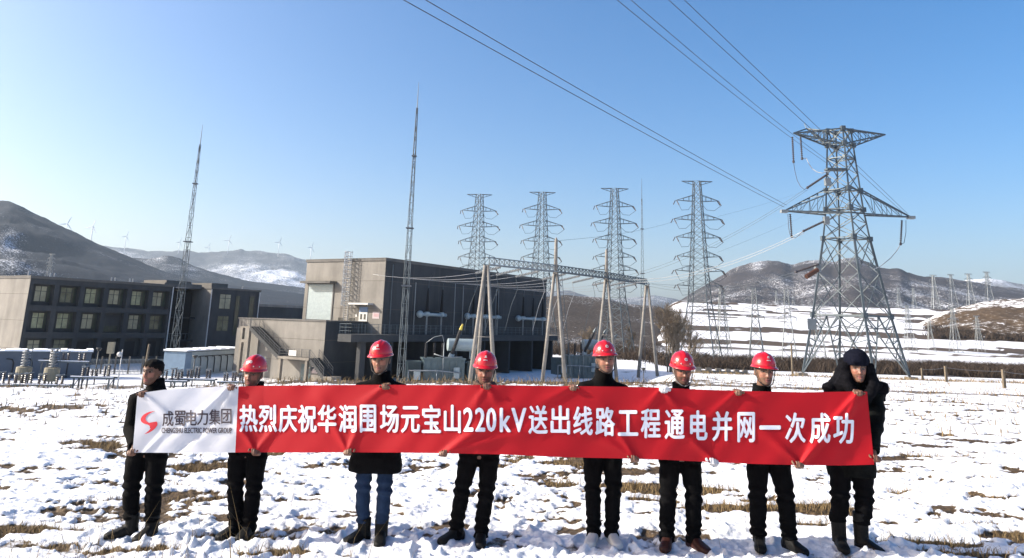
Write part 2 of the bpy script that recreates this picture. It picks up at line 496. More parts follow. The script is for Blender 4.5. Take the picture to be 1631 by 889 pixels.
# ------------------------------------------------------------------ hills
def hill_material(name, dark, mid, snow_amt, scale, snow_col=(.75, .78, .84), gscale=60.0):
    mt = bpy.data.materials.new(name)
    mt.use_nodes = True
    n, l = mt.node_tree.nodes, mt.node_tree.links
    b = n['Principled BSDF']; b.inputs['Roughness'].default_value = .95; b.inputs['Specular IOR Level'].default_value = .1
    tc = n.new('ShaderNodeTexCoord')
    nz = n.new('ShaderNodeTexNoise'); nz.inputs['Scale'].default_value = scale / 1000; nz.inputs['Detail'].default_value = 12; nz.inputs['Roughness'].default_value = .62
    l.new(tc.outputs['Object'], nz.inputs['Vector'])
    n2 = n.new('ShaderNodeTexNoise'); n2.inputs['Scale'].default_value = scale * gscale / 1000; n2.inputs['Detail'].default_value = 4; n2.inputs['Roughness'].default_value = .8
    l.new(tc.outputs['Object'], n2.inputs['Vector'])
    veg = n.new('ShaderNodeValToRGB')
    veg.color_ramp.elements[0].position = .35; veg.color_ramp.elements[0].color = (*dark, 1)
    veg.color_ramp.elements[1].position = .65; veg.color_ramp.elements[1].color = (*mid, 1)
    l.new(n2.outputs['Fac'], veg.inputs[0])
    at_ = n.new('ShaderNodeAttribute'); at_.attribute_name = 'snow'
    s1 = n.new('ShaderNodeMath'); s1.operation = 'MULTIPLY_ADD'; s1.inputs[1].default_value = 1.6; s1.inputs[2].default_value = -.8 + snow_amt
    l.new(nz.outputs['Fac'], s1.inputs[0])
    s2 = n.new('ShaderNodeMath'); s2.operation = 'ADD'; l.new(s1.outputs[0], s2.inputs[0]); l.new(at_.outputs['Fac'], s2.inputs[1])
    s3 = n.new('ShaderNodeMath'); s3.operation = 'MULTIPLY_ADD'; s3.inputs[1].default_value = 2.2; l.new(n2.outputs['Fac'], s3.inputs[0])
    s4 = n.new('ShaderNodeMath'); s4.operation = 'SUBTRACT'; s4.inputs[1].default_value = 1.1
    l.new(s2.outputs[0], s3.inputs[2]); l.new(s3.outputs[0], s4.inputs[0])
    rp = n.new('ShaderNodeValToRGB'); rp.color_ramp.elements[0].position = .38; rp.color_ramp.elements[1].position = .72
    l.new(s4.outputs[0], rp.inputs[0])
    mx = n.new('ShaderNodeMixRGB'); mx.inputs[2].default_value = (*snow_col, 1)
    l.new(rp.outputs[0], mx.inputs[0]); l.new(veg.outputs[0], mx.inputs[1]); l.new(mx.outputs[0], b.inputs['Base Color'])
    return mt

def hill(name, sil, D0, D1, D2, zbase, mt, rough, seed, snow=None, cols=340, rows=70, nscale=None):
    us = np.linspace(sil[0][0], sil[-1][0], cols)
    vs = np.interp(us, [s[0] for s in sil], [s[1] for s in sil])
    # soften the polyline
    k = np.ones(5) / 5; vs[2:-2] = np.convolve(vs, k, 'valid')
    nscale = nscale or D1 * .12
    V = []; S = []
    fr = np.concatenate([np.linspace(0, 1, rows), np.linspace(1, 2, 14)[1:]])
    dirs = np.array([ray(u, v) for u, v in zip(us, vs)])
    slope = dirs[:, 2] / dirs[:, 1]; ax = dirs[:, 0] / dirs[:, 1]
    for f in fr:
        D = (D0 + (D1 - D0) * f) if f <= 1 else D1 + (D2 - D1) * (f - 1)
        D = D * np.ones(cols)
        x = ax * D
        top = CAMZ + slope * D1
        g = f if f <= 1 else 2 - f
        prof = g ** 1.25 * (1 - .25 * (1 - g))
        z = zbase + (top - zbase) * prof
        w = (1 - abs(2 * min(g, 1) - 1)) ** .5
        gul = fbm(x / nscale, D / nscale * .8, 5, seed)
        rid = 1 - np.abs(fbm(x / nscale * 1.3 + 7, D / nscale * .45, 4, seed + 9)) * 2
        h = (top - zbase)
        z = z + h * rough * (gul * .5 + rid * .35 - .15) * w + h * rough * .07 * fbm(x / nscale * 9, D / nscale * 9, 3, seed + 3)
        V.append(np.stack([x, D, z], 1))
        s = np.zeros(cols)
        if snow is not None: s = snow(us, f, x, D) * np.ones(cols)
        S.append(s)
    V = np.concatenate(V) ; S = np.concatenate(S)
    o = grid_mesh(name, V, len(fr), cols, mt, True, {'snow': S})
    return tag(o, kind='structure')

mh1 = hill_material('dark_scrub_hillside', (.010, .014, .022), (.026, .033, .045), .10, 6.0)
mh2 = hill_material('snowy_far_hillside', (.035, .04, .05), (.075, .08, .09), .36, 2.2)
mh3 = hill_material('brown_scrub_hill', (.022, .018, .016), (.07, .056, .045), .13, 9.0)
mh4 = hill_material('brown_mountain', (.020, .019, .023), (.055, .048, .048), .24, 5.0)
mh5 = hill_material('white_far_hill', (.06, .06, .07), (.11, .11, .11), .46, 3.0)
bl = lambda u, f, a, b, c, d, e: e * np.exp(-((u - a) / b) ** 2 - ((f - c) / d) ** 2)
hill('hill', [(-420, 350), (-200, 300), (-60, 318), (0, 320), (14, 319), (30, 326), (60, 342), (100, 361), (150, 385), (200, 407), (235, 422), (262, 433), (300, 444), (340, 452), (400, 458), (480, 468), (600, 490)],
     520, 1500, 2300, -6, mh1, .20, 201, lambda u, f, x, D: bl(u, f, 28, 26, .60, .1, .5) + bl(u, f, 40, 50, .4, .12, .28) + bl(u, f, 130, 30, .33, .04, .4) - .06)
hill('hill', [(120, 420), (205, 410), (235, 413), (266, 407), (285, 411), (310, 424), (350, 437), (400, 448), (480, 458), (560, 476), (700, 500)],
     1500, 2300, 3200, -4, mh1, .22, 231, lambda u, f, x, D: .02 + bl(u, f, 300, 80, .8, .2, .1))
hill('hill', [(60, 398), (170, 391), (200, 396), (240, 400), (285, 399), (330, 402), (380, 398), (430, 402), (455, 404), (480, 412), (520, 420), (560, 428), (640, 446), (760, 470), (880, 480)],
     2600, 5000, 6500, -5, mh2, .30, 261, lambda u, f, x, D: bl(u, f, 420, 60, .62, .14, .22) + bl(u, f, 350, 60, .5, .14, .2) + bl(u, f, 480, 50, .45, .2, .25) - .18 * sst(.75, .95, f))
hill('hill', [(780, 480), (860, 474), (900, 470), (925, 472), (960, 474), (1000, 484), (1020, 486), (1045, 487), (1075, 497), (1120, 520)],
     270, 620, 900, -7, mh3, .12, 291, lambda u, f, x, D: .38 * sst(.16, .02, f) + .02, cols=240, rows=60)
hill('hill', [(800, 470), (860, 466), (905, 462), (930, 470), (960, 478), (1010, 474), (1040, 470), (1075, 476), (1130, 495)],
     2600, 4200, 5200, -5, mh2, .2, 301, lambda u, f, x, D: -.05, cols=160, rows=40)
hill('hill', [(1030, 505), (1062, 489), (1085, 477), (1105, 465), (1135, 447), (1165, 429), (1180, 424), (1200, 418), (1225, 416), (1245, 417), (1262, 423), (1285, 416), (1305, 414), (1328, 418), (1345, 412), (1362, 410), (1385, 418), (1400, 427), (1415, 429), (1432, 427), (1450, 436), (1470, 440), (1500, 442), (1540, 447), (1580, 455), (1640, 462), (1750, 475), (1900, 480)],
     820, 1900, 2800, 8, mh4, .26, 321, lambda u, f, x, D: .17 * sst(1230, 1130, u) * sst(.95, .55, f) + .2 * sst(1380, 1500, u) * sst(.8, .45, f) + bl(u, f, 1205, 12, .9, .12, .3) - .03, cols=420)
hill('hill', [(1500, 452), (1540, 446), (1572, 443), (1600, 447), (1640, 456), (1720, 452), (1900, 460)],
     2600, 3900, 5000, 0, mh5, .2, 351, lambda u, f, x, D: .12, cols=160, rows=40)
mh6 = hill_material('ploughed_slope', (.04, .028, .018), (.11, .075, .045), .27, 14.0, (.86, .88, .92), 20.0)
hill('hill', [(1455, 520), (1478, 508), (1500, 497), (1530, 489), (1560, 482), (1590, 477), (1615, 476), (1640, 474), (1720, 462), (1900, 455)],
     330, 520, 760, -7, mh6, .10, 371, lambda u, f, x, D: .42 * sst(.25, .05, f) + .32 * np.maximum(0, np.sin(f * 21 + fbm(x * .02, D * .02, 3, 5) * 3)) * sst(.6, .7, f), cols=260, rows=60)
# ------------------------------------------------------------------ buildings
E1 = np.array([.53, .848]); E2 = np.array([-.848, .53])
def frame_of(o):
    def fr(a, b, z):
        return (o[0] + E1[0] * a + E2[0] * b, o[1] + E1[1] * a + E2[1] * b, z)
    return fr
def fbox(mb, fr, a0, a1, b0, b1, z0, z1):
    return mb.box(a0, a1, b0, b1, z0, z1, fr)
def railing(fr, pts, h, name, parent, matl, step=1.2, bars=3):
    mb = MB()
    for (p, q) in zip(pts[:-1], pts[1:]):
        p = Vector(p); q = Vector(q)
        L = (q - p).length; n = max(1, int(round(L / step)))
        for k in range(n + 1):
            s = p.lerp(q, k / n)
            mb.bar(fr(*s), fr(s.x, s.y, s.z + h), .05)
        for k in range(bars):
            hh = h * (k + 1) / bars
            mb.bar(fr(p.x, p.y, p.z + hh), fr(q.x, q.y, q.z + hh), .045 if k == bars - 1 else .03)
        n2 = int(L / .3)
        for k in range(n2):
            s = p.lerp(q, (k + .5) / n2)
            mb.bar(fr(*s), fr(s.x, s.y, s.z + h), .018)
    return mb.build(name, matl, parent)

# ---- switchgear hall in the middle
OB = (-16.17, 100.0)
f1 = frame_of(OB)
hall = empty('substation_hall', (*f1(0, 0, -6)[:2], -6.0), 'tall grey concrete substation hall with a rolling shutter, caged ladder and outside stairs', 'building')
HL = (f1(0, 0, 0)[0], f1(0, 0, 0)[1], -6.0)
def hpart(name, mb, m_, smooth=False, parent=None):
    mb.v = [(p[0] - HL[0], p[1] - HL[1], p[2] - HL[2]) for p in mb.v]
    return mb.build(name, m_, parent or hall, smooth)
mb = MB(); fbox(mb, f1, 0, 44.6, 0, 14.9, -.9, 9.6); hpart('upper_wall', mb, M['render_wall'])
mb = MB(); fbox(mb, f1, .03, 44.6, -.03, -.001, 0, 9.6); hpart('front_shade_layer', mb, M['shaded_grey'])  # thin dark layer painting the front's shade over the beige wall
mb = MB(); fbox(mb, f1, -.12, 44.72, -.12, 15.02, 9.6, 9.95); hpart('parapet', mb, M['grey_wall'])
mb = MB(); fbox(mb, f1, -.16, 44.76, -.16, 15.06, 9.952, 10.0); hpart('roof_flashing', mb, M['rail'])
mb = MB()
for z in (3.2, 6.9): fbox(mb, f1, -.006, .02, -.006, 14.9, z, z + .05); fbox(mb, f1, .03, 44.6, -.036, .02, z, z + .05)
for t in range(6, 44, 6): fbox(mb, f1, t, t + .05, -.036, .02, 0, 9.6)
hpart('wall_joint', mb, M['seam'])
# lower block on the left with the outside stairs
mb = MB(); fbox(mb, f1, -7.5, -.05, 2.6, 19.0, -6.4, 1.4); hpart('lower_block', mb, M['render_wall'])
mb = MB(); fbox(mb, f1, -7.47, -.06, 2.57, 2.599, -6.4, 1.4); hpart('side_shade_layer', mb, M['shaded_grey'])  # same painted shade on the block side turned from the sun
mb = MB(); fbox(mb, f1, -7.62, -.06, 2.48, 19.1, 1.4, 1.55); hpart('lower_parapet', mb, M['grey_wall'])
mb = MB()
for z in (-3.6, -.9): fbox(mb, f1, -7.506, -7.4, 2.594, 19, z, z + .05); fbox(mb, f1, -7.45, -.05, 2.564, 2.7, z, z + .05)
hpart('lower_wall_joint', mb, M['seam'])
# ground floor transformer bays under the terrace
mb = MB(); fbox(mb, f1, 0, 44.6, 6.5, 14.9, -6.4, -.9); hpart('bay_back_wall', mb, M['shade_black'])  # blackened so the bay's shade sits in its colour
for t in (0.2, 7.2, 14.6, 22.0, 29.4, 36.8, 44.0):
    mb = MB(); fbox(mb, f1, t, t + .35, -1.7, 6.5, -6.4, -.9); hpart('fire_wall', mb, M['shaded_grey'])
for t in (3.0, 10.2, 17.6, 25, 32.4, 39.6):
    mb = MB(); fbox(mb, f1, t, t + 2.6, 6.44, 6.52, -6.3, -2.6); hpart('bay_gate', mb, M['shade_black'])
mb = MB(); fbox(mb, f1, -7.9, 45.2, -2.2, .0, -.9, 0.0); fbox(mb, f1, -3.0, -.05, 0, 2.56, -.9, 0.0); hpart('terrace_slab', mb, M['shaded_grey'])
for t in (-5.5, -1.0):
    mb = MB(); fbox(mb, f1, t, t + 1.0, -1.6, -1.0, -6.4, -.9); hpart('terrace_column', mb, M['shaded_grey'])
def hrail(pts, h, nm='railing'):
    o = railing(f1, pts, h, nm, hall, M['rail'] if nm == 'stair_railing' else M['steel'])
    me = o.data
    for v in me.vertices: v.co -= Vector(HL)
    return o
hrail([(-7.8, -.1, 0), (-7.8, -2.1, 0), (45.1, -2.1, 0), (45.1, -.2, 0)], 1.25, 'terrace_railing')
# shutter with its hood
mb = MB()
for k in range(26):
    z = 1.6 + k * (4.85 / 26); fbox(mb, f1, -.05 - .012 * (k % 2), .0, 9.3, 14.1, z, z + 4.85 / 26 - .012)
hpart('rolling_shutter', mb, M['shutter'])
mb = MB(); fbox(mb, f1, -.10, 0, 9.1, 9.3, 1.55, 6.5); fbox(mb, f1, -.10, 0, 14.1, 14.3, 1.55, 6.5); hpart('shutter_rail', mb, M['rail'])
mb = MB(); fbox(mb, f1, -1.3, -.01, 8.7, 14.6, 6.55, 6.85); hpart('shutter_canopy', mb, M['grey_wall'])
# caged ladder
mb = MB()
for b in (5.9, 6.6): mb.bar(f1(-.35, b, 1.55), f1(-.35, b, 11.0), .06)
for k in range(30): mb.bar(f1(-.35, 5.9, 1.8 + k * .31), f1(-.35, 6.6, 1.8 + k * .31), .035)
hoops = []
for k in range(13):
    z = 3.6 + k * .6
    c = [f1(-.35 - .95 * math.sin(a), 6.25 + .45 * math.cos(a), z) for a in np.linspace(0, math.pi, 8)]
    for p, q in zip(c[:-1], c[1:]): mb.bar(p, q, .075)
for a in np.linspace(.4, 2.75, 5): mb.bar(f1(-.35 - .95 * math.sin(a), 6.25 + .45 * math.cos(a), 3.6), f1(-.35 - .95 * math.sin(a), 6.25 + .45 * math.cos(a), 10.9), .06)
for z in (2.5, 5, 7.5, 9.4):
    for b in (5.9, 6.6): mb.bar(f1(-.35, b, z), f1(0, b, z), .05)
hpart('caged_ladder', mb, M['white'])
# door, hood and notices on the roof of the lower block
mb = MB(); fbox(mb, f1, -.06, 0, 2.6, 4.1, 1.56, 2.75); d_ = hpart('upper_door', mb, M['white'])
mb = MB(); fbox(mb, f1, -.06, 0, 2.6, 4.1, 2.75, 3.45); hpart('door_transom', mb, M['blue'], parent=d_)
mb = MB()
for b in (2.85, 3.5): fbox(mb, f1, -.075, -.055, b, b + .35, 1.8, 2.5)
hpart('door_pane', mb, M['frame'], parent=d_)
mb = MB(); fbox(mb, f1, -1.1, -.01, 1.7, 5.2, 3.72, 3.95); hpart('door_hood', mb, M['white'])
mb = MB(); fbox(mb, f1, -.04, 0, .5, 1.7, 1.95, 2.85); hpart('notice_board', mb, M['pink_sign'])
mb = MB()
for b in (.62, .85, 1.08, 1.31): fbox(mb, f1, -.046, -.038, b, b + .14, 2.2, 2.62)
hpart('notice_text', mb, mat('notice_red', (.34, .18, .19), .6))
mb = MB(); fbox(mb, f1, -.04, 0, 4.45, 4.75, 2.1, 2.5); hpart('small_plate', mb, M['white'])
for b in (6.9, 4.9):
    mb = MB(); fbox(mb, f1, -.05, .0, b, b + 1.0, 1.56, 1.95); hpart('low_vent', mb, M['frame'])
for (t_, b_, za, zb_) in ((1.4, -.12, .1, 9.2), (44.2, -.12, .1, 9.5), (-1.1, 2.45, -6.2, 1.4)):
    mb = MB(); mb.bar(f1(t_, b_, za), f1(t_, b_, zb_), .13); hpart('drain_pipe', mb, M['steel'])
# outside stairs against the lower block
sx0, sx1 = -9.3, -7.7
st = MB()
fbox(st, f1, sx0, sx1, 14.5, 16.3, .25, .45)
hpart('stair_platform', st, M['concrete'])
mb = MB(); fbox(mb, f1, sx0, sx0 + .4, 15.85, 16.25, -6.4, .25); fbox(mb, f1, sx0, sx0 + .4, 14.55, 14.95, -6.4, .25); fbox(mb, f1, sx0, sx0 + .3, 14.95, 15.85, -1.6, -1.2); hpart('stair_column', mb, M['concrete'])
mb = MB(); fbox(mb, f1, sx1 - .02, -7.5, 14.5, 19, -6.4, .2); hpart('stair_side_wall', mb, M['render_wall'])
def flight(b0, z0, b1, z1, n):
    mb = MB(); db = (b1 - b0) / n; dz = (z1 - z0) / n
    for k in range(n):
        ba, bb = b0 + db * k, b0 + db * (k + 1)
        zt = z0 + dz * (k + 1)
        fbox(mb, f1, sx0, sx1, min(ba, bb), max(ba, bb), zt - .38, zt - dz * .999 - .0)
    hpart('stair_flight', mb, M['shaded_grey'])
    hrail([(sx0 + .04, b0, z0), (sx0 + .04, b1, z1)], 1.0, 'stair_railing')
    hrail([(sx1 - .06, b0, z0), (sx1 - .06, b1, z1)], 1.0, 'stair_railing')
flight(14.5, .45, 8.6, -3.0, 20)
mb = MB(); fbox(mb, f1, sx0 - .1, sx1, 3.1, 8.6, -3.3, -3.0); hpart('stair_landing', mb, M['concrete'])
for b in (8.1, 3.4):
    mb = MB(); fbox(mb, f1, sx0, sx0 + .4, b, b + .4, -6.4, -3.3); hpart('stair_column', mb, M['concrete'])
hrail([(sx0 + .04, 8.5, -3), (sx0 + .04, 3.2, -3)], 1.0, 'stair_railing')
flight(3.1, -3.0, .5, -5.0, 10)
mb = MB(); fbox(mb, f1, sx0, sx1, -.9, .5, -6.4, -5.0); hpart('stair_base', mb, M['concrete'])
hrail([(sx0 + .05, 14.5, .45), (sx0 + .05, 16.25, .45), (sx1, 16.25, .45)], 1.0, 'stair_railing')
mb = MB(); fbox(mb, f1, -7.56, -7.5, 4.6, 6.2, -5.9, -3.9); hpart('lower_door', mb, M['tank_grey'])
mb = MB(); fbox(mb, f1, sx0 - .16, sx0 - .12, 5.3, 6.6, -2.85, -2.2); hpart('rail_notice', mb, M['white'])
mb = MB(); fbox(mb, f1, -7.58, -7.5, 3.2, 4.3, -4.9, -3.8); hpart('lower_notice', mb, M['pink_sign'])

# ---- three storey office building on the left
OO = (-66.34, 105.0)
f2 = frame_of(OO)
off = empty('office_building', (*f2(0, 0, 0)[:2], -6.0), 'long three storey office building with rows of deep set windows', 'building')
OL = (*f2(0, 0, 0)[:2], -6.0)
def opart(name, mb, m_, parent=None):
    mb.v = [(p[0] - OL[0], p[1] - OL[1], p[2] - OL[2]) for p in mb.v]
    return mb.build(name, m_, parent or off)
mb = MB(); fbox(mb, f2, .02, 22.2, .9, 15, -6.4, 6.0); opart('main_block', mb, M['shaded_grey'])
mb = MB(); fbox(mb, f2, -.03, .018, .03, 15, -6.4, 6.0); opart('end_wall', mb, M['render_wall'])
mb = MB(); fbox(mb, f2, -.01, 22.2, 14.9, 15.4, -6.4, 6.0); opart('back_wall', mb, M['grey_wall'])
mb = MB(); fbox(mb, f2, -.14, 22.3, -.14, 15.1, 6.0, 6.3); opart('roof_edge', mb, M['grey_wall'])
mb = MB(); fbox(mb, f2, -.18, 22.34, -.18, 15.14, 6.302, 6.36); opart('roof_flashing', mb, M['rail'])
BAYS = [.45 + 3.64 * k for k in range(6)]
ROWS = [(-5.0, -2.2), (-1.35, 1.55), (2.35, 5.25)]
mb = MB()
zs = [-6.4] + [q for r in ROWS for q in r] + [6.0]
for i in range(0, len(zs), 2): fbox(mb, f2, 0, 22.2, 0, .9, zs[i], zs[i + 1])
prev = 0
for b in BAYS + [22.2]:
    for r in ROWS:
        fbox(mb, f2, prev, min(b, 22.2), 0, .9, r[0], r[1])
    prev = b + 2.95
opart('facade_grid', mb, M['shaded_grey'])  # office front carries its shade in the colour, the end wall does not
mb = MB()
for z in (-3.6, .2, 3.8): fbox(mb, f2, -.036, .0, .0, 15, z, z + .05)
opart('wall_joint', mb, M['seam'])
def window(fr, part, a0, a1, z0, z1, b, cols, parent=None, pane=None, trans=.65):
    fm = MB(); w = .09
    fbox(fm, fr, a0, a1, b - .06, b, z0, z0 + w); fbox(fm, fr, a0, a1, b - .06, b, z1 - w, z1)
    for k in range(cols + 1):
        a = a0 + (a1 - a0 - w) * k / cols
        fbox(fm, fr, a, a + w, b - .06, b, z0 + w, z1 - w)
    zt = z0 + (z1 - z0) * trans
    for k in range(cols):
        a = a0 + (a1 - a0 - w) * k / cols + w
        a_ = a0 + (a1 - a0 - w) * (k + 1) / cols
        fbox(fm, fr, a, a_, b - .055, b - .005, zt, zt + .07)
    wf = part('window', fm, M['frame'], parent)
    pm = MB(); fbox(pm, fr, a0 + .02, a1 - .02, b - .03, b - .012, z0 + .02, z1 - .02)
    part('pane', pm, CURT[int(abs(a0 * 7 + z0 * 3)) % 3] if pane is M['curtain'] else pane, wf)
    return wf
WIN = {2: [(.25, 2), (.15, 2), (.1, 2), (.05, 2), (.1, 2), (.05, 2)], 1: [(.45, 2), (.2, 2), (.15, 2), (.0, 3), (.15, 2), (.1, 2)], 0: [(.4, 2), (.3, 2), (.2, 1), (.2, 1), (.25, 1), (.2, 1)]}
for ri, r in enumerate(ROWS):
    for k, b in enumerate(BAYS):
        o_, c_ = WIN[ri][k]
        if ri == 0 and k >= 2:
            mb = MB(); fbox(mb, f2, b + .5, b + 2.2, .84, .9, r[0] - .9, r[1] - .5); opart('door', mb, M['shade_black']); continue
        if ri == 1 and k == 3:
            window(f2, opart, b + .1, b + 2.7, r[0] + .05, r[0] + 1.0, .9, 4, pane=M['glass']); continue
        z0 = r[0] + .45; z1 = r[1] - .2
        window(f2, opart, b + .45 + o_, b + 2.15 + o_, z0, z1, .9, 2, pane=M['curtain'])
        mb = MB(); fbox(mb, f2, b + 2.16 + o_, b + 2.85, .845, .9, z0, z1); opart('dark_pane', mb, M['glass'])
mb = MB(); fbox(mb, f2, -.07, 0, 9.5, 11.3, 2.2, 4.2); opart('end_window', mb, M['glass'])
# linked entrance wing
mb = MB(); fbox(mb, f2, 22.2, 29.5, 5.0, 15, -6.4, 5.6); opart('entrance_block', mb, M['shade_black'])
mb = MB()
for z in (-2.6, 1.2): fbox(mb, f2, 22.2, 29.5, 3.6, 5.0, z - .25, z)
opart('entrance_floor', mb, M['shaded_grey'])
mb = MB()
for k in range(9): fbox(mb, f2, 22.9 + k * .75, 22.98 + k * .75, 3.9, 3.98, -2.6, -1.6)
fbox(mb, f2, 22.3, 29.4, 3.88, 4.0, -1.65, -1.55); opart('entrance_rail', mb, M['steel'])
mb = MB(); fbox(mb, f2, 29.5, 39.8, 0, 12, -6.4, 6.1); opart('right_wing', mb, M['shaded_grey'])
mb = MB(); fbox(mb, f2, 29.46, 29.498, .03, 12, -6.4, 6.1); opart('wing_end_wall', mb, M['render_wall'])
mb = MB(); fbox(mb, f2, 29.3, 40.0, -.15, 12.1, 6.1, 6.4); opart('wing_roof_edge', mb, M['grey_wall'])
mb = MB(); fbox(mb, f2, 22.2, 29.3, 2.6, 12, 6.0, 6.75); fbox(mb, f2, 24.4, 29.2, 5.5, 12, 6.75, 7.3); opart('entrance_roof', mb, M['grey_wall'])
mb = MB(); fbox(mb, f2, 31.2, 34.6, 2.5, 8, 6.4, 7.2); opart('roof_hatch', mb, M['grey_wall'])
for z0 in (-1.0, 2.75):
    window(f2, opart, 31.2, 33.6, z0, z0 + 2.6, 0.0, 2, pane=M['curtain'], trans=.7)
for a0, a1 in ((34.6, 35.6), (37.6, 38.8)):
    window(f2, opart, a0, a1, -1.8, 5.2, 0.0, 1, pane=M['glass'], trans=.5)
window(f2, opart, 30.5, 33.2, -5.2, -3.3, 0.0, 4, pane=M['glass'])
for a_ in (29.42, 39.7, 22.05):
    mb = MB(); mb.bar(f2(a_, -.12, -6), f2(a_, -.12, 6), .13); opart('drain_pipe', mb, M['white'])
for a, b in ((1, 3), (2, 5), (4.5, 4), (5.2, 4.2), (15, 6), (15.6, 6), (17.5, 5), (18, 5), (39, 4)):
    mb = MB(); mb.bar(f2(a, b, 6.3), f2(a, b, 7.1), .16); opart('roof_vent', mb, M['white'])

# ---- low grey building between the two
P0 = at(408, 505, 150)
f3 = frame_of((P0[0], P0[1]))
low = empty('service_building', (P0[0], P0[1], -6.2), 'low flat roofed grey building seen between the office and the hall', 'building')
def lpart(name, mb, m_):
    mb.v = [(p[0] - P0[0], p[1] - P0[1], p[2] + 6.2) for p in mb.v]
    return mb.build(name, m_, low)
mb = MB(); fbox(mb, f3, 0, 26, 0, 8.5, -6.4, 3.6); lpart('wall', mb, M['shaded_grey'])
mb = MB(); fbox(mb, f3, -.2, 26.2, -.2, 8.7, 3.6, 4.1); lpart('roof_edge', mb, M['render_wall'])
mb = MB(); fbox(mb, f3, -4, 0, 4.2, 9.5, -6.4, 4.8); lpart('stair_head', mb, M['render_wall'])
mb = MB()
for a in (3, 9, 15, 21): fbox(mb, f3, a, a + 2.2, -.03, 0, -.5, 1.5)
lpart('window', mb, M['glass'])

# ---- blue cabins
def cabin(name, label, p, dirv, L, W, H, zb, m_, braces, brace_m):
    d = np.array(dirv) / np.linalg.norm(dirv); nrm = np.array([-d[1], d[0]])
    fr = lambda a, b, z: (d[0] * a + nrm[0] * b, d[1] * a + nrm[1] * b, z)
    r = empty(name, (p[0], p[1], zb), label, 'cabin')
    mb = MB(); mb.box(0, L, 0, W, -.3, H, fr); mb.build('wall', m_, r)
    mb = MB(); mb.box(-.15, L + .15, -.2, W + .2, H, H + .12, fr); mb.build('roof', M['steel'], r)
    mb = MB()
    n = 24
    for k in range(n):
        h = .16 + .07 * math.sin(k * 1.7) + .04 * math.sin(k * 3.1)
        mb.box(-.12 + (L + .24) * k / n, -.12 + (L + .24) * (k + 1) / n, -.17, W + .17, H + .12, H + .12 + h, fr)
    mb.build('roof_snow', M['snow_cap'], r)
    for k in range(braces):
        a = L * (k + .7) / braces
        mb = MB(); mb.tube([fr(a, -.06, 0), fr(a, -.06, H * .6), fr(a - .15, -.10, H * .72), fr(a - .7, -.45, H * .76)], .07, 6); mb.build('cable_duct', brace_m, r)
    return r, fr
p = at(-130, 600, 84)
q = at(141, 600, 92)
zc = -6.0
cabin('equipment_cabin', 'blue grey prefabricated equipment cabin with snow lying on its roof', (p[0], p[1]), (q[0] - p[0], q[1] - p[1]), float(np.hypot(q[0] - p[0], q[1] - p[1])), 3.2, 2.9, zc, M['pale_blue'], 9, M['black_rubber'])
p = at(294, 580, 98)
q = at(376, 580, 110)
dd = (q[0] - p[0], q[1] - p[1])
r, fr = cabin('container', 'pale blue and white container with barred panels beside the stairs', (p[0], p[1]), dd, float(np.hypot(*dd)), 3.0, 3.0, -6.0, M['tank_pale'], 0, M['steel'])
mb = MB(); mb.box(-.05, 1.3, -.04, 3.03, -.25, 3.02, fr); mb.build('blue_end', mat('container_blue', (.14, .21, .29), .5, 0, .1, 2), r)
L_ = float(np.hypot(*dd))
mb = MB()
for k in range(6):
    a = 3.4 + k * (L_ - 4.2) / 5
    mb.tube([fr(a, -.05, .2), fr(a, -.05, 1.9), fr(a - .3, -.15, 2.3), fr(a - .9, -.2, 2.35)], .06, 6)
mb.box(3.0, L_ - .3, -.1, -.02, 2.35, 2.45, fr)
mb.build('panel_bar', M['frame'], r)
# ------------------------------------------------------------------ electrical works
def insulator(mb, a, b, r=.13, core=.045, step=.15, n=8):
    a = Vector(a); b = Vector(b); L = (b - a).length
    k = max(3, int(L / step))
    pts = []; rad = []
    for i in range(k):
        for (t, q) in ((0, core), (.25, r), (.55, r * .8), (.6, core)):
            pts.append(a.lerp(b, (i + t) / k)); rad.append(q)
    pts.append(b); rad.append(core)
    return mb.tube(pts, rad, n)
def sag(a, b, s, n=10):
    a = Vector(a); b = Vector(b)
    return [a.lerp(b, k / n) - Vector((0, 0, 4 * s * (k / n) * (1 - k / n))) for k in range(n + 1)]
def lattice(mb, prof, rot, legw, bw, panels, diag=True, faces=4, horiz=True, fine=False):
    """prof: list of (z, half diagonal); panels: list of z levels"""
    zs = [p[0] for p in prof]; hs = [p[1] for p in prof]
    def corner(k, z):
        h = float(np.interp(z, zs, hs)); a = rot + 2 * math.pi * k / faces
        return Vector((h * math.cos(a), h * math.sin(a), z))
    for k in range(faces):
        for z0, z1 in zip(panels[:-1], panels[1:]):
            w = legw * (1 if z0 < zs[-1] * .5 else .8)
            mb.bar(corner(k, z0), corner(k, z1), w)
            if diag == 'x':
                mb.bar(corner(k, z0), corner(k + 1, z1), bw); mb.bar(corner(k + 1, z0), corner(k, z1), bw)
            elif diag:
                if (panels.index(z0) + k) % 2: mb.bar(corner(k, z0), corner(k + 1, z1), bw)
                else: mb.bar(corner(k + 1, z0), corner(k, z1), bw)
            if horiz: mb.bar(corner(k, z1), corner(k + 1, z1), bw)
            if fine:      # redundant members
                m0 = (corner(k, z0) + corner(k + 1, z1)) / 2; m1 = (corner(k, z0) + corner(k, z1)) / 2
                mb.bar(m0 * .5 + corner(k, z0) * .5, m1, bw * .6); m2 = (corner(k + 1, z0) + corner(k + 1, z1)) / 2
                mb.bar((corner(k + 1, z0) + corner(k, z1)) / 4 + corner(k + 1, z0) * .5, m2, bw * .6)
    return corner

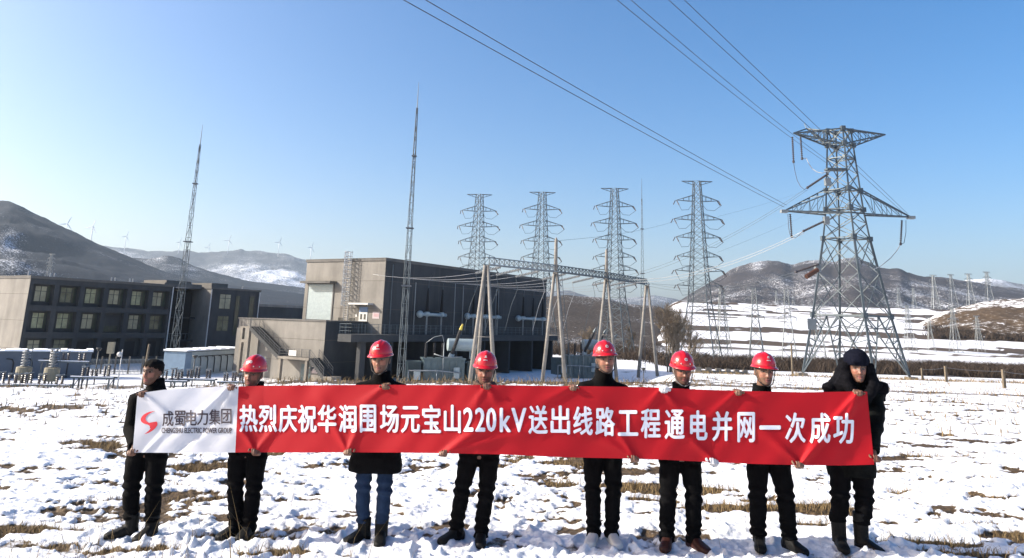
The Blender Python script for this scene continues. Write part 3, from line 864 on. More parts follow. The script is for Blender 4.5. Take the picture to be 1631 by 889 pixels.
# ---- the big strain tower on the right
TX, TY = 41.4, 90.0
TZ = G(TX, TY) - .1
pyl = empty('strain_tower', (TX, TY, TZ), 'largest steel lattice pylon, with two wide crossarms and hanging insulators', 'pylon')
PR = [(0, 6.15), (7.2, 4.45), (16.4, 2.72), (20, 2.2), (29.6, 1.42), (30.2, 1.4)]
ROT = math.radians(-97)
PB = MB()
zsP = [p[0] for p in PR]; hsP = [p[1] for p in PR]
def leg(k, z):
    h = float(np.interp(z, zsP, hsP)); a = ROT + math.pi / 2 * k
    return Vector((h * math.cos(a), h * math.sin(a), z))
for k in range(4):
    mbl = MB()
    for z0, z1 in zip([-.3, 7.2, 16.4, 20], [7.2, 16.4, 20, 30]): mbl.bar(leg(k, z0), leg(k, z1), .23 if z0 < 16 else .16)
    mbl.build('leg', M['steel'], pyl)
    mbf = MB(); p = leg(k, 0); mbf.box(p.x - .55, p.x + .55, p.y - .55, p.y + .55, -1.2, .42); mbf.build('footing', M['concrete'], pyl)
# lower K panels: inclined main braces from feet to the middle of the belt
for k in range(4):
    A0, B0 = leg(k, 0.2), leg(k + 1, 0.2); A1, B1 = leg(k, 7.2), leg(k + 1, 7.2)
    mid = (A1 + B1) / 2
    PB.bar(A1, B1, .17)
    for (p, q, top) in ((A0, A1, mid), (B0, B1, mid)):
        PB.bar(p, mid, .15)
        for t in (.3, .55, .78):
            a_ = p.lerp(mid, t); b_ = p.lerp(q, t + .07)
            PB.bar(a_, b_, .09); PB.bar(b_, p.lerp(mid, max(0, t - .24)), .08)
        PB.bar(p.lerp(mid, .78), q, .1)
# X panels above
for z0, z1, w in ((7.2, 12.2, .095), (12.2, 16.4, .09), (16.4, 18.3, .085), (18.3, 20.0, .085), (20, 22.3, .085), (22.3, 24.4, .08), (24.4, 26.4, .09), (26.4, 28.1, .09), (28.1, 30, .1)):
    for k in range(4):
        PB.bar(leg(k, z0), leg(k + 1, z1), w); PB.bar(leg(k + 1, z0), leg(k, z1), w)
        if z0 < 16: 
            c = (leg(k, z0) + leg(k + 1, z1) + leg(k + 1, z0) + leg(k, z1)) / 4
            for (s, e) in ((leg(k, z0), leg(k, z1)), (leg(k + 1, z0), leg(k + 1, z1))):
                mm = (s + e) / 2
                PB.bar(mm, (s + c) / 2, .06); PB.bar(mm, (e + c) / 2, .06)
for z in (7.2, 16.4, 20, 22.4, 26.4, 28.1, 30):
    for k in range(4): PB.bar(leg(k, z), leg(k + 1, z), .11)
    PB.bar(leg(0, z), leg(2, z), .1); PB.bar(leg(1, z), leg(3, z), .1)
for k in range(4):
    for z in (7.2, 16.4, 20, 22.4, 28.1, 30):
        p = leg(k, z); PB.box(p.x - .26, p.x + .26, p.y - .26, p.y + .26, z - .28, z + .28)
PB.build('bracing', M['steel'], pyl)
def L3(p): return Vector((p[0] - TX, p[1] - TY, p[2] - TZ))
def arm(tip, zt, zb, ks, kt, n=5):
    mb = MB()
    tip = Vector(tip)
    roots_b = [leg(k, zb) for k in ks]; root_t = [leg(k, zt) for k in kt]
    for r_ in roots_b: mb.bar(r_, tip, .16)
    for r_ in root_t: mb.bar(r_, tip, .14)
    for i in range(1, n):
        t0, t1 = i / n, (i - .5) / n
        P = [r_.lerp(tip, t0) for r_ in roots_b]; Q = [r_.lerp(tip, t0) for r_ in root_t]; Q1 = [r_.lerp(tip, (i - 1) / n) for r_ in root_t]; P1 = [r_.lerp(tip, (i - 1) / n) for r_ in roots_b]
        for a_, b_, c_ in zip(P, Q, Q1): mb.bar(a_, b_, .055); mb.bar(a_, c_, .05)
        for j in range(len(P) - 1): mb.bar(P[j], P[j + 1], .08); mb.bar(P[j], P1[j + 1], .08)
        for j in range(len(Q) - 1): mb.bar(Q[j], Q[j + 1], .07)
    return mb.build('crossarm', M['steel'], pyl)
tipL = L3(at(1249, 336, 89)); tipR = L3(at(1451, 346, 89.5))
arm(tipL, 22.6, 19.3, (3, 0), (3, 0)); arm(tipR, 22.6, 19.3, (0, 1), (0, 1))
tipUL = L3(at(1264, 212, 89)); tipUR = L3(at(1410, 214.5, 90)); tipUB = L3(at(1285, 205, 92))
arm(tipUL, 30, 28.0, (3, 0), (3, 0)); arm(tipUR, 30, 28.0, (0, 1), (0, 1)); arm(tipUB, 30, 28.0, (3, 2), (3, 2), 5)
mb = MB(); mb.bar(tipUL, tipUB, .14); mb.bar(tipUB, tipUB + Vector((-.2, .2, .7)), .08); mb.build('tip_strut', M['steel'], pyl)
for tp in (tipL, tipR): mb = MB(); mb.box(tp.x - .4, tp.x + .4, tp.y - .3, tp.y + .35, tp.z - .22, tp.z + .12); mb.build('arm_end_plate', M['steel_light'], pyl)
mb = MB(); q = L3(at(1331, 269, 88)); mb.box(q.x - 1.2, q.x + 1.2, q.y - .5, q.y + .5, q.z - .22, q.z + .02)
mb.build('arm_end_plate', M['steel'], pyl)
def strin(p, q, m_='porcelain', r=.15):
    mb = MB(); insulator(mb, L3(p), L3(q), r, .07, .24)
    mb.ball(L3(q), .17, 8, 6)
    return mb.build('insulator_string', M[m_], pyl)
S_up1 = (at(1262, 218, 89), at(1264, 258, 89)); S_up2 = (at(1275, 216, 90), at(1277.5, 253, 90))
S_lo = (at(1258.5, 341, 89), at(1261, 377, 89)); S_ro = (at(1436.5, 351, 89.5), at(1434.5, 389, 89.5))
T1 = (at(1319, 277, 88.5), at(1286, 299, 87)); T2 = (at(1316, 351, 88.5), at(1280, 368, 87)); T3 = (at(1304, 421, 88), at(1268, 433, 87)); T4 = (at(1302, 430, 87.5), at(1284, 441, 87))
for s in (S_up1, S_up2, S_lo, S_ro, T1, T2, T3): strin(*s)
mb = MB(); mb.tube([L3(T4[0]), L3(T4[1])], .28, 10); mb.build('surge_arrester', M['copper'], pyl)
for px in ((1318, 290), (1316, 351), (1302, 427)):
    mb = MB(); p = L3(at(*px, 88.3)); mb.box(p.x - .3, p.x + .3, p.y - .3, p.y + .3, p.z - .45, p.z + .45); mb.build('cable_clamp', M['steel_light'], pyl)
def jumper(pts, m_='wire', r=.035):
    mb = MB(); mb.tube([L3(at(u, v, y)) for (u, v, y) in pts], r, 5); return mb.build('jumper_cable', M[m_], pyl)
jumper([(1264, 258, 89), (1266, 272, 89), (1270, 288, 88), (1275, 297, 87.5), (1281, 302, 87), (1286, 299, 87)])
jumper([(1277.5, 253, 90), (1284, 252, 90), (1289, 262, 89), (1294, 269, 89), (1301, 274, 88.5), (1310, 276, 88), (1318, 273, 88), (1326, 268, 88)], 'wire_bright', .05)
jumper([(1255, 341, 89), (1256, 362, 88.7), (1258, 373, 88.5), (1261, 377, 89)])
jumper([(1261, 377, 89), (1267, 379, 88), (1273, 374, 87.5), (1280, 368, 87)])
jumper([(1443, 351, 89.5), (1443, 370, 89.5), (1440, 387, 89.5), (1435, 389, 89.5)])
jumper([(1434.5, 389, 89.5), (1428, 400, 89.5), (1418, 412, 89.3), (1403, 424, 89), (1392, 429, 88.5)], 'wire_bright', .05)
mb = MB(); p = L3(at(1293, 512, 86)); mb.box(p.x - .5, p.x + .5, p.y - .05, p.y + .05, p.z - .9, p.z + .3); mb.build('number_plate', M['steel_light'], pyl)

# ---- wires
def wire(name, label, pts, r=.03, m_='wire', group=None, sagm=0.0):
    P = pts if len(pts) > 2 else sag(pts[0], pts[1], sagm, 24)
    mb = MB(); mb.tube(P, r, 5)
    c = tuple(float(v) for v in P[0])
    o = mb.build(name, M[m_], None, True, c)
    return tag(o, label, 'cable', group)
def overhead(t, u, v, Y, s):
    """from tower point t through the photograph pixel (u, v) at depth Y and on to the next tower behind"""
    a = Vector(t); b = Vector(at(u, v, Y)); d = b - a
    e = a + d * 1.9; e.z = b.z + (b.z - a.z) * .5 + 1.5
    A, B = a, e
    mid = b
    # parabola through a, b, e
    n = 40; k1 = 1 / 1.9
    pts = []
    zlin = a.z + (e.z - a.z) * k1
    c = (zlin - b.z) / (k1 * (1 - k1))
    for i in range(n + 1):
        t_ = i / n
        p = a.lerp(e, t_); p.z -= c * t_ * (1 - t_)
        pts.append(p)
    return pts
gC = 'overhead conductors running in from the upper edge'
lo_l = at(1249, 330, 89); lo_l2 = at(1253, 327, 89.5)
wire('conductor', 'outer long conductor slanting from the top edge to the big pylon lower left arm', overhead(lo_l, 643, 0, 34, 0), .026, 'wire', gC)
wire('conductor', 'inner long conductor slanting from the top edge to the big pylon lower left arm', overhead(lo_l2, 678, 0, 34.5, 0), .026, 'wire', gC)
bd = at(1326, 266, 88.2); bd2 = at(1330, 264, 88.6)
wire('conductor', 'left conductor of the middle pair, running to the body of the big pylon', overhead(bd, 983, 0, 38, 0), .022, 'wire', gC)
wire('conductor', 'right conductor of the middle pair, running to the body of the big pylon', overhead(bd2, 1005, 0, 38.5, 0), .022, 'wire', gC)
ro = at(1440, 340, 89.5); ro2 = at(1446, 341, 90)
wire('conductor', 'left conductor of the steepest pair, running to the big pylon right arm', overhead(ro, 1065, 0, 40, 0), .022, 'wire', gC)
wire('conductor', 'right conductor of the steepest pair, running to the big pylon right arm', overhead(ro2, 1090, 0, 40.5, 0), .022, 'wire', gC)

# ---- lightning masts
def mast(label, x, y, H, w0, spike):
    zb = G(x, y)
    r = empty('lightning_mast', (x, y, zb - .1), label, 'lightning mast', 'slender lattice lightning masts')
    mb = MB(); Hl = H - spike
    n = int(Hl / 1.6); lv = [Hl * k / n for k in range(n + 1)]
    lattice(mb, [(0, w0 * .56), (Hl * .5, w0 * .38), (Hl, w0 * .11)], .6, .06, .03, lv, 'z')
    mb.build('lattice', M['steel'], r)
    mb = MB(); mb.tube([(0, 0, Hl - .5), (0, 0, Hl + spike * .5), (0, 0, Hl + spike)], [.06, .045, .02], 6); mb.build('lightning_rod', M['steel'], r)
    mb = MB()
    for f in (.36, .56, .82):
        h = float(np.interp(Hl * f, [0, Hl], [w0 * .8, w0 * .2])); mb.box(-h, h, -h, h, Hl * f - .06, Hl * f + .06)
    mb.build('platform_ring', M['steel_dark'], r)
    return r
def mast_at(label, ut, vt, ub, Y, w0, spike):
    p = at(ut, vt, Y); return mast(label, p[0], p[1], p[2] - G(p[0], p[1]), w0, spike)
mast_at('tall slender lattice mast in front of the office building, leaning into view at left', 323, 197, 280, 103, 1.05, 3.0)
mast_at('tallest slender lattice mast, close to the corner of the concrete hall', 667, 130, 638, 85, .9, 3.2)
mast_at('faint thin lattice mast between the third and fourth tall pylons', 1022, 283, 1022, 138, .95, 4.0)

# ---- the four multi circuit towers behind
def multi_tower(name):
    r = empty(name, (0, 0, 0), 'tall steel pylon', 'pylon')
    H = 48.0
    mb = MB()
    lv = [0, 6.5, 11, 14.5, 17.5] + [17.5 + (H - 17.5) * k / 14 for k in range(1, 15)]
    lattice(mb, [(0, 6.6), (17.5, 3.3), (30, 2.3), (H, 1.15)], math.radians(20), .20, .082, lv, 'x', fine=False)
    mb.build('tower_body', M['steel'], r)
    for s in (-1, 1):
        mb = MB()
        mb.bar((s * .8, 0, H - 1.0), (s * 3.9, 0, H), .14); mb.bar((s * .8, .5, H), (s * 3.9, 0, H), .14); mb.bar((s * .8, -.5, H), (s * 3.9, 0, H), .14)
        mb.bar((s * 2.2, 0, H), (s * 2.2, 0, H - .55), .08)
        mb.build('ground_wire_arm', M['steel'], r)
    for i, (z, L) in enumerate(((43.2, 5.3), (38.4, 6.0), (33.8, 5.5), (29.0, 5.4), (25.4, 6.0), (21.8, 5.5))):
        w = float(np.interp(z, [0, 17.5, 30, H], [6.6, 3.3, 2.3, 1.15])) * .75
        for s in (-1, 1):
            mb = MB(); tip = Vector((s * L, 0, z - .2))
            for yy in (-w * .7, w * .7):
                mb.bar((s * w * .7, yy, z - .45), tip, .115); mb.bar((s * w * .7, yy, z + 1.25), tip, .115)
                for t in (.3, .6): 
                    pa = Vector((s * w * .7, yy, z - .45)).lerp(tip, t); pb_ = Vector((s * w * .7, yy, z + 1.25)).lerp(tip, t); mb.bar(pa, pb_, .08)
            ms = MB(); ms.tube([tip, tip + Vector((.55, -.5, -1.3))], .13, 6); ms.build('insulator_string', M['porcelain'], r)
            ms = MB(); ms.tube([tip + Vector((-.3, 0, -.1)), tip + Vector((s * .6, 1.2, -.9))], .12, 6); ms.build('insulator_string', M['porcelain'], r)
            mj = MB(); mj.tube([tip + Vector((.55, -.5, -1.3)), tip + Vector((-s * 1.2, -.4, -2.6)), tip + Vector((-s * 3.0, 0, -2.4)), Vector((s * (w + .2), .3, z - 1.2))], .05, 4); mj.build('jumper_cable', M['wire'], r)
            mb.build('crossarm', M['steel'], r)
    return r
LAB = ['leftmost of the four tall many armed pylons, rising behind the hall roof', 'second tall many armed pylon from the left, behind the lightning rod of the gantry',
       'third tall many armed pylon, standing behind the gantry beside a thin mast', 'nearest of the four tall many armed pylons, beside the bare tree']
mt0 = None
for (u, v, Y), lb in zip(((764, 310, 226), (864, 306.5, 217), (979, 300.5, 207), (1110, 289, 187)), LAB):
    p = at(u, v, Y)
    loc = (p[0], p[1], p[2] - 48.0)
    if mt0 is None:
        mt0 = multi_tower('transmission_tower'); t_ = mt0; t_.location = loc
    else: t_ = copy_thing(mt0, loc, 0)
    t_['label'] = lb; t_['group'] = 'row of four multi circuit pylons'
    t_.rotation_euler.z = math.radians(-4)
    zb = G(p[0], p[1])
    print('tower base', loc, zb)

# ---- distant pylons
def small_tower(name):
    H = 25.0
    mb = MB(); lv = [0, 5, 8.5, 11.5, 14, 16, 18, 20, 22, 23.6, 25]
    lattice(mb, [(0, 3.6), (14, 1.6), (H, .75)], math.radians(30), .19, .09, lv, 'x')
    for z, L in ((H, 2.4), (21.5, 3.0), (18.3, 3.6), (15.6, 3.0)):
        for s in (-1, 1):
            for yy in (-.5, .5):
                mb.bar((s * .5, yy, z), (s * L, 0, z), .13); mb.bar((s * .5, yy, z + (.9 if z < H else -.8)), (s * L, 0, z), .13)
            mb.bar((s * L, 0, z), (s * L, 0, z - 1.1), .12)
    return mb.build(name, M['steel_light'])
far = [(1201, 459, 582, 'pale pylon on the valley floor left of the wooden pole'), (1252, 461, 582, 'pale pylon on the valley floor directly behind the wooden pole'), (1149, 456, 578, 'pale pylon just right of the nearest many armed pylon'),
       (1302, 485, 584, 'pale pylon seen through the left legs of the big pylon'), (1444, 486, 560, 'thin pylon on the snowfield right of the big pylon leg'), (1479, 505, 560, 'short pylon on the snowfield at the left edge of the brown slope'),
       (1516, 489, 562, 'thin pylon standing before the brown slope, second on that slope from the left'), (1555, 503, 560, 'short pylon before the dark hollow of the brown slope'),
       (1430, 458, 489, 'far pylon below the mountain, closest to the big pylon'), (1454, 459, 488, 'far pylon below the mountain, left of the row of four on the ridge'),
       (1486, 438, 487, 'first of the four far pylons on the ridge at right'), (1514, 437, 487, 'second of the four far pylons on the ridge at right'), (1542, 436, 486, 'third of the four far pylons on the ridge at right'), (1571, 433, 484, 'fourth and rightmost of the far pylons on the ridge'),
       (1236, 463, 482, 'tiny pylon at the foot of the mountain, leftmost of its cluster'), (1263, 471, 489, 'tiny pylon at the foot of the mountain, behind the right valley pylon'), (1277, 476, 489, 'tiny pylon at the foot of the mountain, left of the big pylon legs'), (1289, 477, 489, 'tiny pylon at the foot of the mountain, nearest the big pylon legs')]
st0 = None
for (u, vt, vb, lb) in far:
    h_ = ground_hit(u, vb, 1300)
    Y = float(h_[1]); Y = min(max(Y, 165), 900)
    top = at(u, vt, Y); zb = G(top[0], Y)
    H = top[2] - zb
    if st0 is None: st0 = small_tower('distant_pylon'); t_ = st0
    else: t_ = st0.copy(); COL.objects.link(t_)
    t_.location = (top[0], Y, zb); s = H / 25.0; t_.scale = (max(s, .55),) * 2 + (s,); t_.rotation_euler.z = RNG.uniform(-.3, .3)
    tag(t_, lb, 'pylon', 'distant pylons across the valley')
t_ = st0.copy(); COL.objects.link(t_); p = at(83, 405, 620); t_.location = (p[0], p[1], p[2] - 26); t_.scale = (1.1, 1.1, 1.05)
tag(t_, 'lone pylon on the dark hillside above the office roof', 'pylon', 'distant pylons across the valley')

# ---- gantry
gpts = [(-2.35, 88.0), (6.62, 100.0), (15.05, 112.0), (23.3, 123.5)]
GT = [8.5, 8.75, 8.85, 8.75]
gb = (gpts[0][0], gpts[0][1], -6.0)
gan = empty('busbar_gantry', gb, 'steel gantry of four A frame posts carrying a long lattice beam before the hall', 'gantry')
def GL(x, y, z): return Vector((x - gb[0], y - gb[1], z - gb[2]))
gdir = Vector((gpts[3][0] - gpts[0][0], gpts[3][1] - gpts[0][1], 0)).normalized(); gn = Vector((-gdir.y, gdir.x, 0))
SP = [2.0, 1.6, 1.75, 1.85]
for k, ((x, y), zt) in enumerate(zip(gpts, GT)):
    zb = G(x, y) - .3
    mb = MB()
    for s in (-1, 1):
        mb.tube([GL(x + s * 1.55, y - s * .2, zb), GL(x + s * .16, y, zt)], [.27, .20], 10)
    if k == 0:
        mb.tube([GL(x - .75, y + 2.2, zb), GL(x - .12, y + .15, zt)], [.25, .18], 10)
    h0 = zt - 8.2
    mb.bar(GL(x - 1.0, y, h0), GL(x + 1.0, y, h0), .1)
    mb.build('a_frame', M['post'], gan, True)
for k, H in ((1, 4.4), (2, 4.2)):
    x, y = gpts[k]; mb = MB(); mb.tube([GL(x, y, GT[k] - .2), GL(x, y, GT[k] + H), GL(x, y, GT[k] + H + .3)], [.26, .21, .05], 10); mb.build('lightning_rod', M['post'], gan, True)
for k in range(3):
    a = GL(*gpts[k], GT[k] + .1); b = GL(*gpts[k + 1], GT[k + 1] + .1)
    mb = MB(); w = .45
    top = Vector((0, 0, .85))
    n = 15
    for off, t_ in ((gn * w, Vector()), (gn * -w, Vector()), (Vector(), top)): mb.bar(a + off + t_, b + off + t_, .13)
    for i in range(n):
        p0, p1 = a.lerp(b, i / n), a.lerp(b, (i + 1) / n); pm = (p0 + p1) / 2
        for s in (-1, 1):
            mb.bar(p0 + gn * w * s, pm + top, .07); mb.bar(pm + top, p1 + gn * w * s, .07)
        mb.bar(p0 + gn * w, p1 - gn * w, .06)
    mb.build('lattice_beam', M['steel_light'] if k == 0 else M['steel'], gan)
# ladder up the second frame
mb = MB(); x, y = gpts[1]
for s in (0, .45): mb.bar(GL(x + 2.0 + s, y + .4, G(x, y)), GL(x + .35 + s, y + .2, GT[1]), .06)
for i in range(34):
    t = i / 34; p = GL(x + 2.0, y + .4, G(x, y)).lerp(GL(x + .35, y + .2, GT[1]), t); mb.bar(p, p + Vector((.45, 0, 0)), .035)
mb.build('ladder', M['steel'], gan)
hallx = Vector((OB[0], OB[1], 0))
eh = Vector((E1[0], E1[1], 0)); e2h = Vector((E2[0], E2[1], 0))
for k in range(3):
    a = Vector((*gpts[k], GT[k])); b = Vector((*gpts[k + 1], GT[k + 1]))
    for i, t in enumerate((.22, .5, .78)):
        p = a.lerp(b, t) + gn * .4
        # the matching point on the hall face
        rel = p - hallx; aa = rel.x * E1[0] + rel.y * E1[1]
        w = hallx + eh * (aa - 3.0) + e2h * -.15; w.z = 7.6
        d = (w - p); 
        q = p + d.normalized() * 3.3 - Vector((0, 0, .55))
        mb = MB(); g0 = GL(*p); g1 = GL(*q)
        for s in (0,): insulator(mb, g0, g1, .2, .09, .2, 10)
        mb.build('insulator_string', M['porcelain_grey'], gan)
        if aa - 3.0 < 44:
            wire('bus_conductor', f'pale conductor, hall wall to {["left","middle","right"][k]} gantry bay, {["near","centre","far"][i]} phase', sag(w, q, .55, 14), .022, 'wire_bright', 'conductors between the hall and the gantry')
        # droppers
        mb = MB(); mb.tube([g1, g1 + Vector((.3, -.2, -1.6)), g1 + Vector((-.5, .2, -3.8)), g1 + Vector((-1.2, 1.0, -7.0))], .03, 5); mb.build('dropper_cable', M['wire_bright'] if k == 1 else M['steel'], gan)
# gantry to tower
gtop = [Vector((*gpts[2], GT[2])), Vector((*gpts[3], GT[3]))]
gW = 'conductors strung from the gantry to the big pylon'
for i, (t, e, nm) in enumerate(((.2, T1[1], 'uppermost pair'), (.5, T2[1], 'bright middle pair'), (.85, T3[1], 'lowest pair'))):
    p = gtop[0].lerp(gtop[1], t)
    for j, dz in enumerate((0, -.45)):
        a = p + Vector((.3, .3, .4 + dz)); b = Vector(e) + Vector((0, 0, dz * .6))
        wire('line_conductor', f'{["upper","lower"][j]} wire of the {nm} strung from the gantry to the big pylon', sag(a, b, 1.5, 30), (.032 if i == 1 else .02), 'wire_bright' if i == 1 else 'steel', gW)
# rear lines
for (u0, v0, Y0, u1, v1, Y1, nm) in ((1038, 452, 124, 1260, 452, 300, 'level'), (1143, 345, 187, 1310, 292, 420, 'rising'), (1143, 402, 187, 1330, 318, 420, 'lower rising'), (892, 383, 101, 1100, 343, 187, 'far faint')):
    wire('line_conductor', f'{nm} thin wire leaving the nearest many armed pylon' if Y0 == 187 else f'{nm} thin wire running right from the gantry', sag(at(u0, v0, Y0), at(u1, v1, Y1), 1.0, 20), .022, 'steel', 'thin wires behind the gantry')

# ---- bushings on the terrace
def bushing_group(label, a0, offs):
    fr = f1
    o = fr(a0, -1.2, 0)
    r = empty('bushing_set', o, label, 'bushing set', 'black bushing sets on the terrace')
    def LL(a, b, z): p = fr(a, b, z); return Vector((p[0] - o[0], p[1] - o[1], z))
    mb = MB(); mb.tube([LL(a0 + offs[0] - 1.6, -1.2, 2.75), LL(a0 + offs[-1] + 1.0, -1.2, 2.75)], .24, 10)
    for t in offs: mb.ball(LL(a0 + t, -1.2, 2.85), .42, 10, 8)
    mb.ball(LL(a0 + offs[0] - 1.6, -1.2, 2.75), .5, 10, 8)
    mb.build('gas_duct', M['tank_pale'], r, True)
    for t in offs:
        mb = MB(); p0 = LL(a0 + t, -1.2, 3.1); p1 = LL(a0 + t + .05, -1.2, 6.4)
        n = 24; pts = []; rad = []
        for i in range(n):
            for (q, m_) in ((0, .78), (.35, 1.0), (.7, .78)):
                tt = (i + q) / n; pts.append(p0.lerp(p1, tt)); rad.append((.36 - .2 * tt) * m_)
        mb.tube(pts, rad, 10); mb.build('bushing', M['black_rubber'], r)
        mb = MB(); mb.tube([p1, p1 + Vector((0, 0, .5)), p1 + Vector((.2, -.3, 1.5)), p1 + Vector((.6, -1.2, 2.0))], [.08, .05, .03, .03], 6); mb.build('terminal', M['steel'], r)
        mb = MB(); p = LL(a0 + t, -1.2, 0); mb.bar(p, p + Vector((0, 0, 2.6)), .2); mb.build('support_leg', M['steel_light'], r)
    return r
bushing_group('left pair of black bushings on the terrace beside the lattice mast', 8.0, (0, 3.4))
bushing_group('middle three black bushings on the terrace behind the nearest gantry post', 19.5, (0, 3.4, 6.8))
bushing_group('right three black bushings near the far end of the terrace', 34.5, (0, 3.4, 6.8))
for i, (a, z) in enumerate(((4.9, 7.0), (14.2, 7.4), (16.3, 7.2), (25.5, 7.2), (26.2, 7.2))):
    mb = MB(); p = f1(a, -1.4, 0); q = f1(a, -1.4, z); mb.tube([p, q], .06, 6); o = mb.build('support_pole', M['steel_light'], None, False, p)
    tag(o, ['thin pale pole on the terrace, left of the first bushings', 'thin pale pole on the terrace behind the nearest gantry post', 'second thin pole on the terrace behind the nearest gantry post', 'left one of two close thin poles in the middle of the terrace', 'right one of two close thin poles in the middle of the terrace'][i], 'pole', 'thin poles on the terrace')

# ---- power transformers
def transformer(label, x, y, rz, big):
    zb = -6.0
    r = empty('power_transformer', (x, y, zb), label, 'transformer', 'power transformers below the terrace', rz)
    mb = MB(); mb.box(-2.6, 2.6, -1.2, 1.2, .4, 3.2); mb.box(-2.75, 2.75, -1.3, 1.3, 3.2, 3.4); mb.box(-2.8, 2.8, -1.1, 1.1, 0, .4)
    for k in range(7): mb.box(-2.5 + k * .8, -2.42 + k * .8, -1.32, -1.2, .5, 3.15)
    mb.build('tank', M['tank_grey'], r)
    for sx in (-1, 1):
        mb = MB()
        for k in range(12): mb.box(sx * 3.0 + sx * .0 + (k * .14 if sx > 0 else -k * .14), sx * 3.0 + (k * .14 if sx > 0 else -k * .14) + .05, -1.3, 1.0, .5, 3.0)
        mb.tube([(sx * 2.6, -.6, 2.9), (sx * 4.7, -.6, 2.9)], .1, 8); mb.tube([(sx * 2.6, -.6, .7), (sx * 4.7, -.6, .7)], .1, 8)
        mb.build('radiator', M['tank_grey'], r)
    mb = MB(); mb.tube([(.6, .6, 5.0), (.65, .6, 5.0), (4.3, .6, 5.0), (4.35, .6, 5.0)], [.6, .78, .78, .6], 20)
    for xx in (1.2, 3.6): mb.bar((xx, .6, 3.3), (xx, .6, 4.4), .16)
    mb.build('conservator', M['tank_pale'], r, False)
    for (bx, by, tx_, L_, cap) in big:
        b0 = Vector((bx, by, 3.4)); dd_ = Vector((tx_, -.2, 1)).normalized()
        mb = MB(); insulator(mb, b0 + dd_ * .5, b0 + dd_ * (L_ + .5), .27, .2, .17, 10); mb.build('high_voltage_bushing', M['black_rubber'], r)
        mb = MB(); mb.tube([b0 - dd_ * .3, b0 + dd_ * .55], [.42, .34], 12); mb.build('turret', M['tank_pale'], r, True)
        mb = MB(); mb.tube([b0 + dd_ * (L_ + .5), b0 + dd_ * (L_ + .95), b0 + dd_ * (L_ + 1.3)], [.22, .16, .05], 8); mb.build('bushing_cap', M[cap], r)
    for k in range(3):
        mb = MB(); insulator(mb, (-2.3 + k * 1.05, -.6, 3.4), (-2.3 + k * 1.05, -.6, 5.2), .2, .12, .16); mb.build('low_voltage_bushing', M['black_rubber'], r)
    mb = MB(); mb.tube([(-4.5, -1.9, 1.9), (-1, -1.9, 1.9), (2, -1.9, 1.7)], .09, 8); mb.tube([(-4.5, -1.9, 1.9), (-4.5, -1.9, 0)], .09, 8); mb.tube([(-1, -1.9, 1.9), (-1, -1.9, 0)], .09, 8)
    mb.tube([(-.2, -1.5, 0), (-.2, -1.5, 5.2)], .06, 8); mb.tube([(-2.3, -.6, 5.2), (-1.4, -.7, 5.9), (-.4, -1.2, 6.2), (-.2, -1.5, 5.2)], .04, 6)
    mb.tube([(2.2, -1.4, 3.6), (0, -1.6, 3.5), (-1.4, -1.4, 3.9)], .07, 8)
    mb.build('oil_pipe', M['steel_light'], r, True)
    mb = MB(); mb.box(-3.8, -3.0, -1.75, -1.35, .8, 2.0); mb.build('control_box', M['tank_pale'], r); mb = MB(); mb.box(1.2, 1.9, -1.6, -1.3, 1.0, 2.3); mb.build('control_box', M['tank_pale'], r)
    return r
rz1 = math.atan2(E1[1], E1[0])
p = at(706, 560, 97); transformer('green grey transformer with white conservator drum, left of the nearest gantry post', p[0], p[1], .25, [(.9, -.5, .28, 3.2, 'yellow')])
p = at(925, 560, 119); transformer('dark transformer with two slanted black bushings, right of the second gantry post', p[0], p[1], .3, [(.2, -.5, .42, 3.4, 'steel'), (1.7, -.5, .5, 3.4, 'steel'), (3.2, -.4, .75, 3.0, 'steel')])

# ---- outdoor equipment in the left yard
def switch_frame(name, label, x, y, n, w, hgt, rz=0.1):
    r = empty(name, (x, y, -6.0), label, 'switchgear', 'snow dusted switchgear frames in the left yard', rz)
    mb = MB()
    for s in (-1, 1):
        for d in (-.6, .6):
            mb.bar((s * w / 2, d, -.1), (s * w / 2, d, hgt), .13)
        mb.bar((s * w / 2, -.6, hgt), (s * w / 2, .6, hgt), .12); mb.bar((s * w / 2, -.6, .3), (s * w / 2, .6, hgt * .9), .06)
    for d in (-.6, .6): mb.bar((-w / 2 - .3, d, hgt), (w / 2 + .3, d, hgt), .16)
    mb.bar((-w / 2, -.6, hgt * .35), (w / 2, -.6, hgt * .6), .06)
    mb.build('frame', M['steel'], r)
    hi_ = [float(q) for q in RNG.uniform(.75, 1.25, 4)]
    for i in range(n):
        xx = -w / 2 + w * (i + .5 + float(RNG.uniform(-.2, .2))) / n
        for d in (-.55, .55):
            mb = MB(); insulator(mb, (xx, d, hgt + .1), (xx, d, hgt + hi_[i % 4]), .17, .08, .16); mb.build('post_insulator', M['porcelain'], r)
        mb = MB(); mb.tube([(xx, -.8, hgt + hi_[i % 4] + .07), (xx, .8, hgt + hi_[i % 4] + .09)], .06, 6); mb.box(xx - .16, xx + .16, -.7, -.4, hgt + hi_[i % 4] + .02, hgt + hi_[i % 4] + .17); mb.build('switch_blade', M['steel_light'], r)
    mb = MB(); mb.box(-w / 2 - .35, w / 2 + .35, -.72, -.44, hgt + .09, hgt + .15); mb.build('snow_strip', M['snow_cap'], r)
    return r
